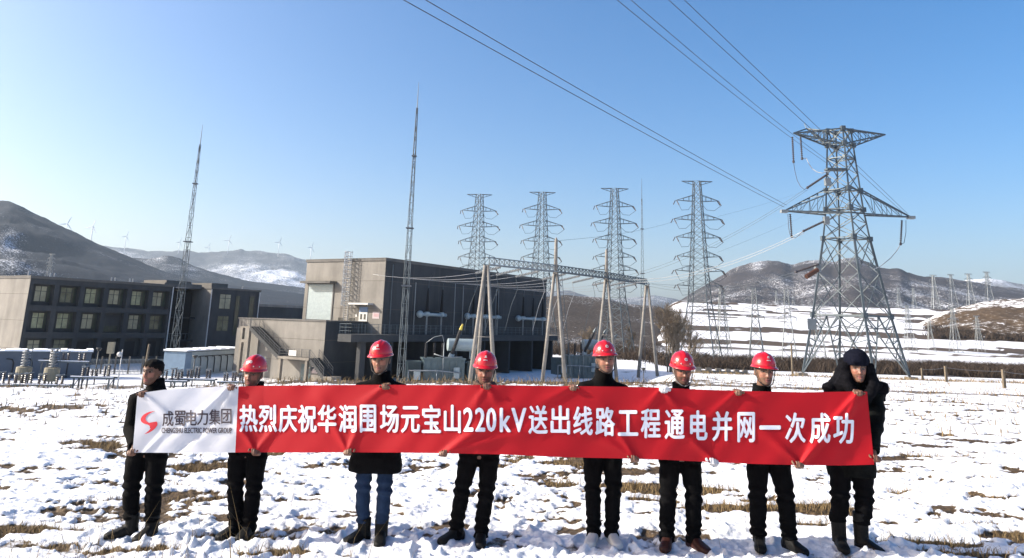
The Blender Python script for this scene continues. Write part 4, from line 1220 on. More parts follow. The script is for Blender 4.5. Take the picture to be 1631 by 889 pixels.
for (u, v, Y, n, w, h, lb) in ((102, 600, 80, 3, 4.2, 2.6, 'tall switchgear frame with black insulators before the snowy cabin'), (150, 604, 79, 3, 3.4, 1.2, 'low switchgear frame at the right end of the snowy cabin'),
                               (268, 604, 80, 4, 3.4, 1.0, 'low switchgear frame to the right of the bare headed man'), (308, 602, 81, 4, 4.0, 1.15, 'wide low switchgear frame below the pale blue container'),
                               (372, 606, 82, 3, 2.4, .9, 'small switchgear frame at the foot of the outside stairs'), (70, 612, 77, 3, 4.6, .5, 'lowest switchgear frame half sunk behind the snow crest at far left'), (15, 612, 77, 3, 3, .4, 'switchgear frame at the left edge, rusty brown parts')):
    p = at(u, v, Y); switch_frame('switchgear_frame', lb, p[0], p[1], n, w, h)
def reactor(label, u, Y):
    p = at(u, 590, Y); r = empty('reactor_coil', (p[0], p[1], -6.0), label, 'reactor', 'beige reactor drums in the left yard')
    mb = MB()
    for a in range(4): mb.bar((.5 * math.cos(a * 1.57 + .8), .5 * math.sin(a * 1.57 + .8), -.1), (.5 * math.cos(a * 1.57 + .8), .5 * math.sin(a * 1.57 + .8), .7), .12)
    mb.build('leg', M['steel'], r)
    mb = MB(); mb.tube([(0, 0, .7), (0, 0, .75), (0, 0, 2.0), (0, 0, 2.05)], [.6, .72, .72, .6], 18); mb.build('drum', M['beige'], r, False)
    mb = MB(); insulator(mb, (0, 0, 2.05), (0, 0, 3.7), .42, .2, .24, 12); mb.build('stacked_insulator', M['porcelain_grey'], r)
    mb = MB(); mb.tube([(0, 0, 3.7), (.5, 0, 3.9), (.7, -.1, 3.1), (.75, -.1, 2.1)], .035, 6); mb.build('lead', M['steel'], r)
reactor('left beige drum with a stack of ribbed discs, before the snowy cabin', 38, 79); reactor('right beige drum with a stack of ribbed discs, beside the tall switchgear frame', 83, 79)
def lamp(label, u, vt, Y, head):
    p = at(u, vt, Y); zb = G(p[0], p[1]); H = p[2] - zb
    r = empty('yard_lamp', (p[0], p[1], zb), label, 'lamp', 'small yard lamps')
    mb = MB(); mb.tube([(0, 0, -.1), (0, 0, H - .3)], [.07, .05], 8); mb.build('post', M['frame'] if head == 'dark' else M['white'], r, True)
    mb = MB()
    if head == 'dark': mb.tube([(0, 0, H - .35), (0, 0, H - .05), (0, 0, H)], [.12, .3, .26], 10)
    else: mb.ball((-.25, 0, H - .8), .26, 10, 8); mb.bar((-.25, 0, H - .8), (0, 0, H - .6), .05)
    mb.build('lamp_head', M['frame'] if head == 'dark' else M['white'], r, True)
lamp('dark post lamp before the office facade, left of the white globe lamp', 158, 554, 84, 'dark'); lamp('white pole with globe lamp near the bare headed man', 196, 552, 80, 'white')
lamp('dark post lamp at the foot of the hall wall', 496, 585, 90, 'dark'); lamp('dark post lamp before the pale blue container', 311, 566, 84, 'dark')
lamp('small dark lamp between the right gantry posts', 1025, 586, 100, 'dark'); lamp('small dark lamp just right of the sixth man', 1104, 580, 92, 'dark')
# yard fence
p0 = at(140, 575, 97); p1 = at(288, 585, 103)
fr_ = empty('yard_fence', (p0[0], p0[1], -6.0), 'grey metal picket fence along the front of the office', 'fence')
mb = MB(); mp = MB(); n = 70
D_ = Vector((p1[0] - p0[0], p1[1] - p0[1], 0))
for i in range(n + 1): mb.bar(D_ * (i / n), D_ * (i / n) + Vector((0, 0, 1.9)), .045)
for z in (.3, 1.75): mb.bar(Vector((0, 0, z)), D_ + Vector((0, 0, z)), .07)
mb.build('pickets', M['steel_light'], fr_)
for i in range(8):
    mp = MB(); mp.bar(D_ * (i / 7) + Vector((0, 0, -.2)), D_ * (i / 7) + Vector((0, 0, 2.2)), .14); mp.build('fence_post', M['concrete'], fr_)
p = at(176, 560, 90); mb = MB(); mb.box(-.35, .35, -.2, .2, 3.0, 4.3); mb.bar((0, 0, -.1), (0, 0, 3), .12); tag(mb.build('meter_box', M['beige'], None), 'yellowish box on a thin post before the office fence', 'meter box').location = (p[0], p[1], -6.0)
# wind turbines
def turbine():
    r = empty('wind_turbine', (0, 0, 0), 'wind turbine', 'wind turbine')
    mb = MB(); mb.tube([(0, 0, -30), (0, 0, 80)], [2.6, 1.6], 8); mb.build('tower', M['turbine'], r, True)
    mb = MB(); mb.box(-2, 2, -3, 7, 78.5, 82.5); mb.build('nacelle', M['turbine'], r)
    for k in range(3):
        a = 2 * math.pi * k / 3 + .35
        d = Vector((math.sin(a), 0, math.cos(a))); c = Vector((0, -3.6, 80.5))
        mb = MB(); mb.tube([c, c + d * 4, c + d * 12, c + d * 37], [(.9, .9), (1.6, .9), (2.4, .6), (.7, .2)], 6, ref=d.cross(Vector((0, 1, 0)))); mb.build('blade', M['turbine'], r)
    return r
tb0 = None
for i, (u, v, Y, rz, lb) in enumerate(((107, 357, 3400, .9, 'wind turbine half hidden behind the slope, leftmost of the row'), (148, 362, 3300, -.1, 'wind turbine just above the dark slope, second from left'), (201, 377, 4700, 1.25, 'edge on wind turbine above the saddle between the hills'),
                                  (286, 386, 4900, 1.3, 'wind turbine just left of the lattice mast'), (332, 394, 6100, .5, 'smallest wind turbine, right of the lattice mast'), (365, 383, 4900, .1, 'wind turbine at the centre of the far ridge'), (445, 386, 4900, .8, 'wind turbine on the right part of the far ridge'), (496, 394, 4500, 1.1, 'wind turbine beside the roof corner of the hall'))):
    p = at(u, v, Y)
    if tb0 is None: tb0 = turbine(); t_ = tb0
    else: t_ = copy_thing(tb0, (0, 0, 0))
    t_.location = (p[0], p[1], p[2] - 80); t_.rotation_euler.z = rz
    for j, c in enumerate(kids(t_)):
        if c.name.startswith('blade'): c.rotation_euler = (0, 0, 0)
    tag(t_, lb, 'wind turbine', 'wind turbines along the far ridge')
# right side: fence, wooden pole, low wall, posts
fp = [(1469, 601), (1508, 615), (1600, 620), (1660, 628)]
ft = [588, 593, 596, 601]
P_ = [ground_hit(u, v) for u, v in fp]
P_ = [np.array(at(u, v, y)) for (u, v), y in zip(fp, (50, 40, 33, 29))]
w0 = (P_[0][0], P_[0][1], G(P_[0][0], P_[0][1]))
fe = empty('post_and_wire_fence', w0, 'sparse fence of wooden posts and thin wire on the right meadow', 'fence')
tops = []
for pp in P_:
    zb = G(pp[0], pp[1]); mb = MB(); b = Vector((pp[0] - w0[0], pp[1] - w0[1], zb - .2 - w0[2])); t = b + Vector((.02, 0, 1.0)); mb.bar(b, t, .12, .10); mb.build('wooden_post', M['wood'], fe); tops.append(t)
mb = MB()
for a, b in zip(tops[:-1], tops[1:]):
    for dz in (.08, .45): mb.tube(sag(a - Vector((0, 0, dz)), b - Vector((0, 0, dz)), .05, 6), .008, 4)
mb.build('fence_wire', M['wire'], fe)
p = at(1260, 549, 98); zb = G(p[0], p[1]); mb = MB(); mb.tube([(0, 0, -.3), (.03, 0, p[2] - zb)], [.15, .11], 8)
tag(mb.build('wooden_pole', M['wood'], None, True), 'short dark wooden pole left of the big pylon', 'pole').location = (p[0], p[1], zb)
p = at(233, 548, 62); zb = G(p[0], p[1]); mb = MB(); mb.tube([(0, 0, -.3), (.25, 0, p[2] - zb)], [.11, .09], 8)
tag(mb.build('wooden_pole', M['wood'], None, True), 'brown leaning wooden pole behind the bare headed man', 'pole').location = (p[0], p[1], zb)
p0 = at(1112, 592, 98); p1 = at(1186, 584, 112)
z0 = G(p0[0], p0[1])
lw = empty('low_wall', (p0[0], p0[1], z0), 'low dark stone wall with stubby piers on the snow right of the sixth man', 'wall')
dv = Vector((p1[0] - p0[0], p1[1] - p0[1], G(p1[0], p1[1]) - z0))
mb = MB(); mb.bar(Vector((0, 0, .05)), dv + Vector((0, 0, .15)), .3, .7); mb.build('wall', M['concrete'], lw)
for k in range(6): mb = MB(); c = dv * (k / 5); mb.box(c.x - .35, c.x + .35, c.y - .3, c.y + .3, c.z - .3, c.z + .75); mb.build('pier', M['concrete'], lw)
# ------------------------------------------------------------------ the banner
TOPV = [(200, 629), (228, 625.5), (260, 621), (310, 618), (368, 614.8), (379, 615.5), (420, 614.5), (520, 613.6), (600, 613), (700, 613.4), (776, 613), (850, 614.5), (912, 615), (1000, 616.2), (1055, 617.5), (1110, 620.5), (1175, 622.5), (1280, 625), (1367, 623.5), (1400, 625)]
BOTV = [(190, 720), (211, 721), (300, 721.5), (407, 720.5), (480, 721), (553, 720.5), (640, 721), (705, 722), (800, 724), (900, 728.5), (1000, 730.5), (1060, 732.5), (1140, 736.5), (1200, 739), (1275, 741), (1340, 741.5), (1400, 740)]
UT0, UT1, UB0, UB1 = 219.0, 1381.0, 211.0, 1392.5
def b_top(u): return float(np.interp(u, [p[0] for p in TOPV], [p[1] for p in TOPV]))
def b_bot(u): return float(np.interp(u, [p[0] for p in BOTV], [p[1] for p in BOTV]))
def b_Y(u): return float(np.interp(u, [211, 420, 760, 1400], [7.36, 7.30, 7.06, 7.04]))
HT = [226, 368, 615, 776, 912, 1055, 1175, 1367]
HB = [209, 407, 553, 705, 1012, 1140, 1275, 1393]
CREASE = [(226, 0, 330, 1.05, .016, .06), (368, 0, 250, 1.0, .015, .06), (368, 0, 300, .8, -.012, .05), (407, 1, 350, .1, .014, .06), (407, 1, 470, .25, .012, .06), (553, 1, 510, .2, .010, .05), (553, 1, 585, .35, .012, .05), (615, 0, 560, .4, .008, .05), (705, 1, 830, .25, .016, .07), (705, 1, 880, .55, .010, .06), (776, 0, 740, .5, .008, .05), (776, 0, 800, .4, .007, .05),
          (912, 0, 840, .35, .008, .06), (1012, 1, 900, .45, .012, .07), (1012, 1, 960, .3, .010, .05), (1055, 0, 1010, .5, .010, .06), (1055, 0, 1110, .6, .009, .06), (1140, 1, 1060, .4, .012, .06), (1175, 0, 1110, .55, .010, .05), (1275, 1, 1380, .0, .022, .05), (1275, 1, 1330, .25, .012, .05), (1275, 1, 1190, .35, .010, .06), (1367, 0, 1275, .9, .016, .05), (1367, 0, 1330, .8, .012, .05), (280, 1, 380, .2, -.012, .05), (230, 1, 300, .3, .010, .05)]
def fold(u, t):
    """out of plane displacement in metres at column u (photo pixel) and height fraction t (0 top, 1 bottom)"""
    x = u / 177.0; y = t * .62
    z = .010 * math.sin(x * 2.1 + .6) * (1 - t) + .012 * math.sin(x * 1.35 + 1.9 + t) + .006 * math.sin(x * 6.3 + t * 2.2) * t + .003 * math.sin(x * 13 + y * 9)
    z += .0032 * math.sin(x * 8.5 + 3 * math.sin(y * 4 + x * 2.1)) * math.sin(y * 8 + x * 3.3) + .0018 * math.sin(x * 21 + y * 17 + 2 * math.sin(x * 3))
    for (u0, e0, u1, t1, amp, w) in CREASE:
        ax, ay = u0 / 177.0, (0.0 if e0 == 0 else 1.0) * .62; bx, by = u1 / 177.0, t1 * .62
        dx, dy = bx - ax, by - ay; L2 = dx * dx + dy * dy
        q = ((x - ax) * dx + (y - ay) * dy) / L2
        if -.1 < q < 1.25:
            L = math.sqrt(L2); dist = ((x - ax) * dy - (y - ay) * dx) / L
            ww = w * (.35 + .9 * max(q, 0))
            z += 1.45 * amp * math.exp(-(dist / ww) ** 2) * min(1, (q + .1) * 5) * max(0, 1 - (q / 1.25) ** 2)
    return z
TILT = .11
def banner_pt(u, v, off=0.0):
    t = .5
    for _ in range(3):
        a, b = b_top(u), b_bot(u); t = (v - a) / (b - a)
    p = at(u, v, b_Y(u))
    y = p[1] + (.5 - t) * TILT - fold(u, t) - off
    d = ray(u, v); q = d * (y / d[1])
    return (q[0], q[1], q[2] + CAMZ)
def edge_u(s, t): return (UT0 + (UT1 - UT0) * s) * (1 - t) + (UB0 + (UB1 - UB0) * s) * t
SPL = .1385
cloth_red = mat('red_banner_cloth', (.45, .005, .012), .62, 0, 0, 5, .12, 500, spec=.3)
cloth_white = mat('white_banner_cloth', (.66, .66, .70), .6, 0, 0, 5, .12, 500, spec=.3)
for mm in (cloth_red, cloth_white):
    n_, l_ = mm.node_tree.nodes, mm.node_tree.links
    tr = n_.new('ShaderNodeBsdfTranslucent'); tr.inputs[0].default_value = n_['Principled BSDF'].inputs['Base Color'].default_value
    ms_ = n_.new('ShaderNodeMixShader'); ms_.inputs[0].default_value = .30
    out_ = n_['Material Output']
    l_.new(n_['Principled BSDF'].outputs[0], ms_.inputs[1]); l_.new(tr.outputs[0], ms_.inputs[2]); l_.new(ms_.outputs[0], out_.inputs[0])
bc = banner_pt(800, 668)
ban = empty('banner', bc, 'long red cloth banner with white Chinese lettering and a white left panel', 'banner')
def panel(name, s0, s1, nc, nr, m_):
    V = []
    for j in range(nr + 1):
        t = j / nr
        for i in range(nc + 1):
            s = s0 + (s1 - s0) * i / nc
            u = edge_u(s, t); a, b = b_top(u), b_bot(u)
            p = banner_pt(u, a + (b - a) * t)
            V.append((p[0] - bc[0], p[1] - bc[1], p[2] - bc[2]))
    o = grid_mesh(name, V, nr + 1, nc + 1, m_)
    o.parent = ban
    return o
panel('white_panel', 0, SPL, 150, 70, cloth_white)
panel('red_panel', SPL, 1, 900, 70, cloth_red)
ink_white = mat('white_lettering', (.66, .66, .72), .6)
ink_dark = mat('dark_lettering', (.035, .02, .03), .6)
ink_red = mat('emblem_red', (.62, .02, .03), .5)

def text_mesh(body, bold):
    cu = bpy.data.curves.new('glyph', 'FONT'); cu.body = body; cu.size = 1.0; cu.offset = bold; cu.resolution_u = 3
    cu.fill_mode = 'FRONT'
    ob = bpy.data.objects.new('glyph', cu); COL.objects.link(ob)
    dg = bpy.context.evaluated_depsgraph_get()
    me = bpy.data.meshes.new_from_object(ob.evaluated_get(dg))
    bpy.data.objects.remove(ob); bpy.data.curves.remove(cu)
    return me
import bmesh
def lay_text(name, glyphs, m_, off=.0035, bold=.022):
    """glyphs: (char, u_left, u_right, v_top, v_bottom)"""
    bm = bmesh.new()
    for (ch, u0, u1, v0, v1) in glyphs:
        me = text_mesh(ch, 0.0)
        co = [v.co.copy() for v in me.vertices]
        if not co: continue
        x0, x1 = min(c.x for c in co), max(c.x for c in co); y0, y1 = min(c.y for c in co), max(c.y for c in co)
        b2 = bmesh.new(); b2.from_mesh(me); bpy.data.meshes.remove(me)
        yr = max(y1 - y0, 1e-4)
        slant = -.035
        for v in b2.verts:
            fx = (v.co.x - x0) / (x1 - x0); fy = (y1 - v.co.y) / yr
            v.co = Vector((u0 + (u1 - u0) * fx, v0 + (v1 - v0) * fy, 0))
        for _ in range(3):
            long_ = [e for e in b2.edges if e.calc_length() > 5.0]
            if not long_: break
            bmesh.ops.subdivide_edges(b2, edges=long_, cuts=1)
            bmesh.ops.triangulate(b2, faces=b2.faces)
        tmp = bpy.data.meshes.new('tmp'); b2.to_mesh(tmp); b2.free()
        for k, (sx_, sy_) in enumerate(((0, 0), (bold, 0), (-bold, 0), (0, bold * .8), (0, -bold * .8)) if bold else ((0, 0),)):
            n0 = len(bm.verts); bm.from_mesh(tmp); bm.verts.ensure_lookup_table()
            for i in range(n0, len(bm.verts)): c_ = bm.verts[i].co; bm.verts[i].co = Vector((c_.x + sx_, c_.y + sy_, .0004 * k))
        bpy.data.meshes.remove(tmp)
    for v in bm.verts:
        p = banner_pt(v.co.x, v.co.y, off + v.co.z); v.co = Vector((p[0] - bc[0], p[1] - bc[1], p[2] - bc[2]))
    me = bpy.data.meshes.new(name); bm.to_mesh(me); bm.free()
    return link(name, me, m_, ban)
CH = '热烈庆祝华润围场元宝山220kV送出线路工程通电并网一次成功'
CX = [396, 426.8, 458.6, 489.5, 520.8, 553.6, 586.2, 620.3, 653.7, 687.1, 720.5, 746, 764.8, 782.5, 805, 826.5, 857.1, 892.5, 928.6, 963.9, 1000.4, 1036.6, 1074.6, 1113, 1150.4, 1188.5, 1226.6, 1267, 1306.3, 1343.6]
W_ = {'2': 16, '0': 16, 'k': 18, 'V': 24}
gl = []
for c, x in zip(CH, CX):
    yc = float(np.interp(x, [396, 640, 760, 892, 964, 1075, 1188, 1343], [666.5, 667, 667.5, 669, 671.5, 676, 680.5, 682.5])); hh = float(np.interp(x, [396, 900, 1343], [43.5, 46, 49]))
    w = float(np.interp(x, [396, 900, 1343], [29.5, 31, 33]))
    if c in '围网电': w *= .86
    if c == '山': w *= .88; 
    if c == '润': w *= .95
    y0, y1 = yc - hh / 2, yc + hh / 2
    if c in '220kV': w = W_[c]; y0 += 4.5; y1 -= 2.5
    if c == '一': w = 34; y0, y1 = yc - 3.2, yc + 3.2
    if c == '工': y0 += 4; y1 -= 2; w *= 1.03
    if c == '元': y0 += 2.5
    gl.append((c, x - w / 2 + .9, x + w / 2 - .9, y0 + .7, y1 - .7))
lay_text('lettering', gl, ink_white, .005, 1.05)
gl = []
for c, x in zip('成蜀电力集团', (267.5, 286.5, 305, 322.5, 342, 360.5)):
    w = {'电': 16.5, '力': 17, '团': 16}.get(c, 17.5)
    yc = 667 - (x - 267) * .035
    gl.append((c, x - w / 2, x + w / 2, yc - 12, yc + 12 - (1.0 if c == '团' else 0)))
lay_text('company_name', gl, ink_dark, .005, .35)
# latin line: one text, laid as a whole
gl = [('CHENGSHU ELECTRIC POWER GROUP', 257.5, 369, 680.5, 690.5)]
def lay_line(name, body, u0, u1, va, vb, dv, m_, bold):
    o = lay_text(name, [(body, u0, u1, va, vb)], m_, .005, bold); return o
lay_line('company_name_latin', 'CHENGSHU ELECTRIC POWER GROUP', 257.5, 369, 681.5, 690, -1.5, ink_dark, .22)
# S shaped emblem: two crescents
def emblem():
    bm = bmesh.new()
    def blade(pts_a, pts_b):
        va = [bm.verts.new((u, v, 0)) for u, v in pts_a]; vb = [bm.verts.new((u, v, 0)) for u, v in pts_b]
        for i in range(len(va) - 1):
            try: bm.faces.new((va[i], va[i + 1], vb[i + 1], vb[i]))
            except ValueError: pass
    def bez(P, n=14):
        out = []
        for k in range(n + 1):
            t = k / n; a = (1 - t)
            out.append((a ** 3 * P[0][0] + 3 * a * a * t * P[1][0] + 3 * a * t * t * P[2][0] + t ** 3 * P[3][0], a ** 3 * P[0][1] + 3 * a * a * t * P[1][1] + 3 * a * t * t * P[2][1] + t ** 3 * P[3][1]))
        return out
    # upper crescent from the top right tip round the left to the middle
    blade(bez([(246.5, 655), (226, 655.5), (216, 672), (232, 675.5)]), bez([(246.5, 655.2), (233, 659), (225.5, 669), (238, 673.5)]))
    blade(bez([(232, 675.5), (236, 676.5), (240, 678), (238.5, 682)], 8), bez([(238, 673.5), (247, 675), (247, 678), (243, 683)], 8))
    blade(bez([(229, 691.5), (242, 690.5), (256, 676), (249, 671.5)]), bez([(229, 691.7), (237, 688), (246, 678), (237.5, 673.6)]))
    for v in bm.verts:
        p = banner_pt(v.co.x, v.co.y, .004); v.co = Vector((p[0] - bc[0], p[1] - bc[1], p[2] - bc[2]))
    bmesh.ops.recalc_face_normals(bm, faces=bm.faces)
    me = bpy.data.meshes.new('emblem'); bm.to_mesh(me); bm.free(); link('emblem', me, ink_red, ban)
emblem()

# ------------------------------------------------------------------ people
def fused(name, mb, voxel, m_, parent, smooth=2, post=None):
    me = bpy.data.meshes.new(name); me.from_pydata(mb.v, [], mb.f); me.update()
    ob = bpy.data.objects.new(name, me); COL.objects.link(ob)
    r = ob.modifiers.new('r', 'REMESH'); r.mode = 'VOXEL'; r.voxel_size = voxel
    s = ob.modifiers.new('s', 'SMOOTH'); s.factor = .5; s.iterations = smooth
    dg = bpy.context.evaluated_depsgraph_get()
    m2 = bpy.data.meshes.new_from_object(ob.evaluated_get(dg))
    bpy.data.objects.remove(ob); bpy.data.meshes.remove(me)
    m2.name = name
    if post: post(m2)
    m2.materials.clear()
    return link(name, m2, m_, parent, True)
def wrinkle(amp, freq, seed, bands=None):
    def f(me):
        n = len(me.vertices); co = np.empty(n * 3); me.vertices.foreach_get('co', co); co = co.reshape(-1, 3)
        no = np.empty(n * 3); me.vertices.foreach_get('normal', no); no = no.reshape(-1, 3)
        a = np.sin(co[:, 2] * freq + 3 * np.sin(co[:, 0] * 9 + seed) + 2 * np.sin(co[:, 1] * 11 + seed * 2)) * np.sin(co[:, 0] * 7 + co[:, 2] * 5 + seed)
        b = np.sin(co[:, 2] * freq * 2.3 + co[:, 0] * 14 + seed * 3) * np.sin(co[:, 1] * 16 - co[:, 0] * 10 + seed)
        d = amp * (a * .7 + b * .4)
        if bands:
            for (z0, w, am, fr) in bands:
                d += am * np.exp(-((co[:, 2] - z0) / w) ** 2) * np.sin(co[:, 2] * fr + co[:, 0] * 10 + seed)
        co += no * d[:, None]
        me.vertices.foreach_set('co', co.ravel()); me.update()
    return f
HEADP = [(-.118, .016, -.068, -.025), (-.110, .032, -.082, .0), (-.094, .046, -.087, .02), (-.065, .058, -.086, .05), (-.03, .067, -.086, .078), (0, .0725, -.087, .09), (.03, .0755, -.088, .098), (.06, .075, -.084, .098), (.085, .066, -.070, .086), (.103, .046, -.046, .06), (.114, .024, -.02, .03), (.118, .006, -.004, .008)]
def head_surface(n=56, mrows=44, grow=0.0, z0=-.118, z1=.118, features=True, wide=1.0):
    zs = [p[0] for p in HEADP]
    V = []
    rows = np.linspace(z0, z1, mrows)
    for z in rows:
        hw = float(np.interp(z, zs, [p[1] for p in HEADP])) * wide + grow; yf = float(np.interp(z, zs, [p[2] for p in HEADP])) - grow; yb = float(np.interp(z, zs, [p[3] for p in HEADP])) + grow
        yc = (yf + yb) / 2 + .008 * (1 if hw > .04 else 0); 
        for j in range(n):
            a = 2 * math.pi * j / n
            x = hw * math.copysign(abs(math.sin(a)) ** .92, math.sin(a)); c = -math.cos(a)
            y = yc + (c * (yc - yf) if c < 0 else c * (yb - yc))
            if features and c < 0:
                g = 0.0; fr = max(0, -c)
                nz_ = np.interp(z, [-.050, -.040, -.030, .0, .022, .035], [0, .016, .026, .014, .006, 0])
                g += nz_ * math.exp(-(x / (.0135 if z < -.02 else .0095)) ** 2) + (.008 * math.exp(-((abs(x) - .013) / .006) ** 2 - ((z + .034) / .008) ** 2))
                g -= .016 * math.exp(-((abs(x) - .031) / .017) ** 2 - ((z - .010) / .013) ** 2)
                g += .006 * math.exp(-((z - .032) / .010) ** 2) * math.exp(-(x / .05) ** 4)
                g += .006 * math.exp(-(x / .023) ** 2) * (math.exp(-((z + .058) / .006) ** 2) + 1.1 * math.exp(-((z + .073) / .007) ** 2)) - .006 * math.exp(-(x / .024) ** 2 - ((z + .0655) / .003) ** 2)
                g += .007 * math.exp(-(x / .022) ** 2 - ((z + .100) / .012) ** 2)
                g += .006 * math.exp(-((abs(x) - .043) / .02) ** 2 - ((z + .018) / .018) ** 2)
                g -= .005 * math.exp(-((abs(x) - .022) / .008) ** 2 - ((z + .05) / .02) ** 2)
                y -= g * fr ** .5
            V.append((x, y, z))
    F = []
    for i in range(mrows - 1):
        for j in range(n):
            j2 = (j + 1) % n; F.append((i * n + j, i * n + j2, (i + 1) * n + j2, (i + 1) * n + j))
    F.append(tuple(range(n))[::-1]); F.append(tuple((mrows - 1) * n + j for j in range(n)))
    return V, F
def skin_material():
    mt = bpy.data.materials.new('skin'); mt.use_nodes = True
    n, l = mt.node_tree.nodes, mt.node_tree.links
    b = n['Principled BSDF']; b.inputs['Roughness'].default_value = .5; b.inputs['Specular IOR Level'].default_value = .35
    a = n.new('ShaderNodeAttribute'); a.attribute_name = 'Col'; l.new(a.outputs['Color'], b.inputs['Base Color'])
    b.inputs['Subsurface Weight'].default_value = .08; b.inputs['Subsurface Radius'].default_value = (.01, .004, .002)
    return mt
SKIN = skin_material()
CLOTH = [mat('black_jacket_cloth', (.004, .004, .0045), .85, 0, .35, 9, .35, 90, spec=.06), mat('black_trouser_cloth', (.0035, .0035, .004), .9, 0, .3, 9, .3, 120, spec=.06)]
JEANS = mat('blue_denim', (.018, .032, .065), .9, 0, .35, 8, .35, 150, spec=.06)
COATG = mat('dark_padded_coat', (.005, .0055, .005), .85, 0, .45, 12, .4, 60, spec=.06)
FUR = mat('dark_fur', (.006, .006, .008), .95, 0, .5, 30, .8, 160, spec=.06)
NAVY = mat('navy_fur_hat', (.006, .007, .014), .95, 0, .4, 20, .8, 140, spec=.06)
HAIR = mat('black_hair', (.005, .0045, .0045), .8, 0, .3, 40, .5, 200, spec=.08)
BOOT = mat('black_leather', (.006, .006, .006), .6, 0, .3, 10, .3, 60, spec=.15)
BROWN = mat('brown_leather', (.035, .012, .009), .5, 0, .3, 10, .3, 60, spec=.2)
SNEAK = mat('white_trainers', (.42, .42, .43), .6, 0, .1, 10)
SOLE = mat('shoe_sole', (.03, .03, .03), .8)
GLOVE = mat('white_knit_glove', (.5, .5, .52), .9, 0, .06, 20, .5, 300)
HELM = mat('red_helmet_plastic', (.42, .004, .010), .22, 0, .06, 3, coat=.4)
STRAP = mat('dark_strap', (.02, .018, .018), .7)
PALESTRAP = mat('pale_strap', (.2, .2, .19), .7)
SCARF = mat('brown_scarf', (.08, .04, .028), .95, 0, .3, 20, .5, 120)

def ik(S, W, a, b, pole):
    S, W, pole = Vector(S), Vector(W), Vector(pole)
    d = W - S; L = min(d.length, (a + b) * .999); d.normalize()
    x = (a * a - b * b + L * L) / (2 * L); h = math.sqrt(max(0, a * a - x * x))
    p = pole - d * pole.dot(d); p.normalize()
    return S + d * x + p * h
def hand(mb, K, d, n, s, scale=1.0, thumb=1, fat=1.0, curl=(70, 85, 45)):
    """K knuckle row centre, d wrist->knuckles, n palm side, s across towards the index finger"""
    K, d, n, s = Vector(K), Vector(d).normalized(), Vector(n).normalized(), Vector(s).normalized()
    k = scale
    W = K - d * .088 * k
    mb.tube([W - d * .02 * k, W + d * .01 * k, W + d * .045 * k, K - d * .01 * k, K + d * .004], [(.026 * k, .019 * k), (.029 * k, .018 * k), (.039 * k, .017 * k), (.042 * k, .015 * k), (.038 * k, .012 * k)], 14, ref=s)
    lens = [(.040, .025, .021), (.045, .029, .022), (.042, .027, .022), (.033, .021, .019)]
    for i, (off, L) in enumerate(zip((.0305, .0102, -.0102, -.029), lens)):
        a = 0; p = K + s * off * k - d * (.004 if i in (1, 2) else .010) * k
        pts = [p - d * .02 * k, p]; spread = s * (.06 * (1.5 - i))
        for q, c in zip(L, curl):
            a += math.radians(c * (1 + .06 * (i - 1)))
            dv = (d * math.cos(a) + n * math.sin(a) + spread * .3).normalized()
            p = p + dv * q * k; pts.append(p)
        r = .0093 * k * fat
        mb.tube(pts, [r, r * 1.08, r * 1.02, r * .95, r * .72], 8)
    b0 = W + d * .022 * k + s * .028 * k * thumb + n * .008
    t1 = b0 + (d * .55 + s * thumb * .75 + n * .35).normalized() * .038 * k
    t2 = t1 + (d * .85 + s * thumb * .25 + n * .45).normalized() * .032 * k
    t3 = t2 + (d * .8 - s * thumb * .15 + n * .55).normalized() * .024 * k
    mb.tube([b0 - s * thumb * .012 * k, b0, t1, t2, t3], [.014 * k, .0135 * k, .0115 * k * fat, .0105 * k * fat, .0075 * k], 8)
    return W
def foot_shape(mb, A, yaw, L=.27, hw=.048, hh=.085, shaft=None, shaft_r=.058, grow=0.0):
    A = Vector((A[0], A[1], 0)); f = Vector((math.sin(yaw), -math.cos(yaw), 0)); s = Vector((math.cos(yaw), math.sin(yaw), 0))
    base = len(mb.v); n = 14
    prof = [(-.085, .020, .05), (-.078, .034, .075), (-.045, .040, .098), (.0, .041, .10), (.05, .043, .085), (.10, .048, .066), (.145, .049, .054), (.175, .040, .046), (.19, .022, .036)]
    for (q, w, h) in prof:
        q *= L / .27; w = w * hw / .048 + grow; h = h * hh / .085 + grow
        for j in range(n):
            a = 2 * math.pi * j / n; c, si = math.cos(a), math.sin(a)
            p = A + f * q + s * (w * math.copysign(abs(c) ** .7, c)); z = h / 2 + h / 2 * math.copysign(abs(si) ** .7, si)
            mb.v.append((p.x, p.y, z))
    for i in range(len(prof) - 1):
        for j in range(n):
            j2 = (j + 1) % n; mb.f.append((base + i * n + j, base + i * n + j2, base + (i + 1) * n + j2, base + (i + 1) * n + j))
    mb.f.append(tuple(base + j for j in range(n))[::-1]); mb.f.append(tuple(base + (len(prof) - 1) * n + j for j in range(n)))
    if shaft: mb.tube([A + Vector((0, 0, .05)) - f * .02, A + Vector((0, 0, .12)) - f * .025, A + Vector((0, 0, shaft)) - f * .02], [shaft_r * .92, shaft_r * .92, shaft_r], 14)

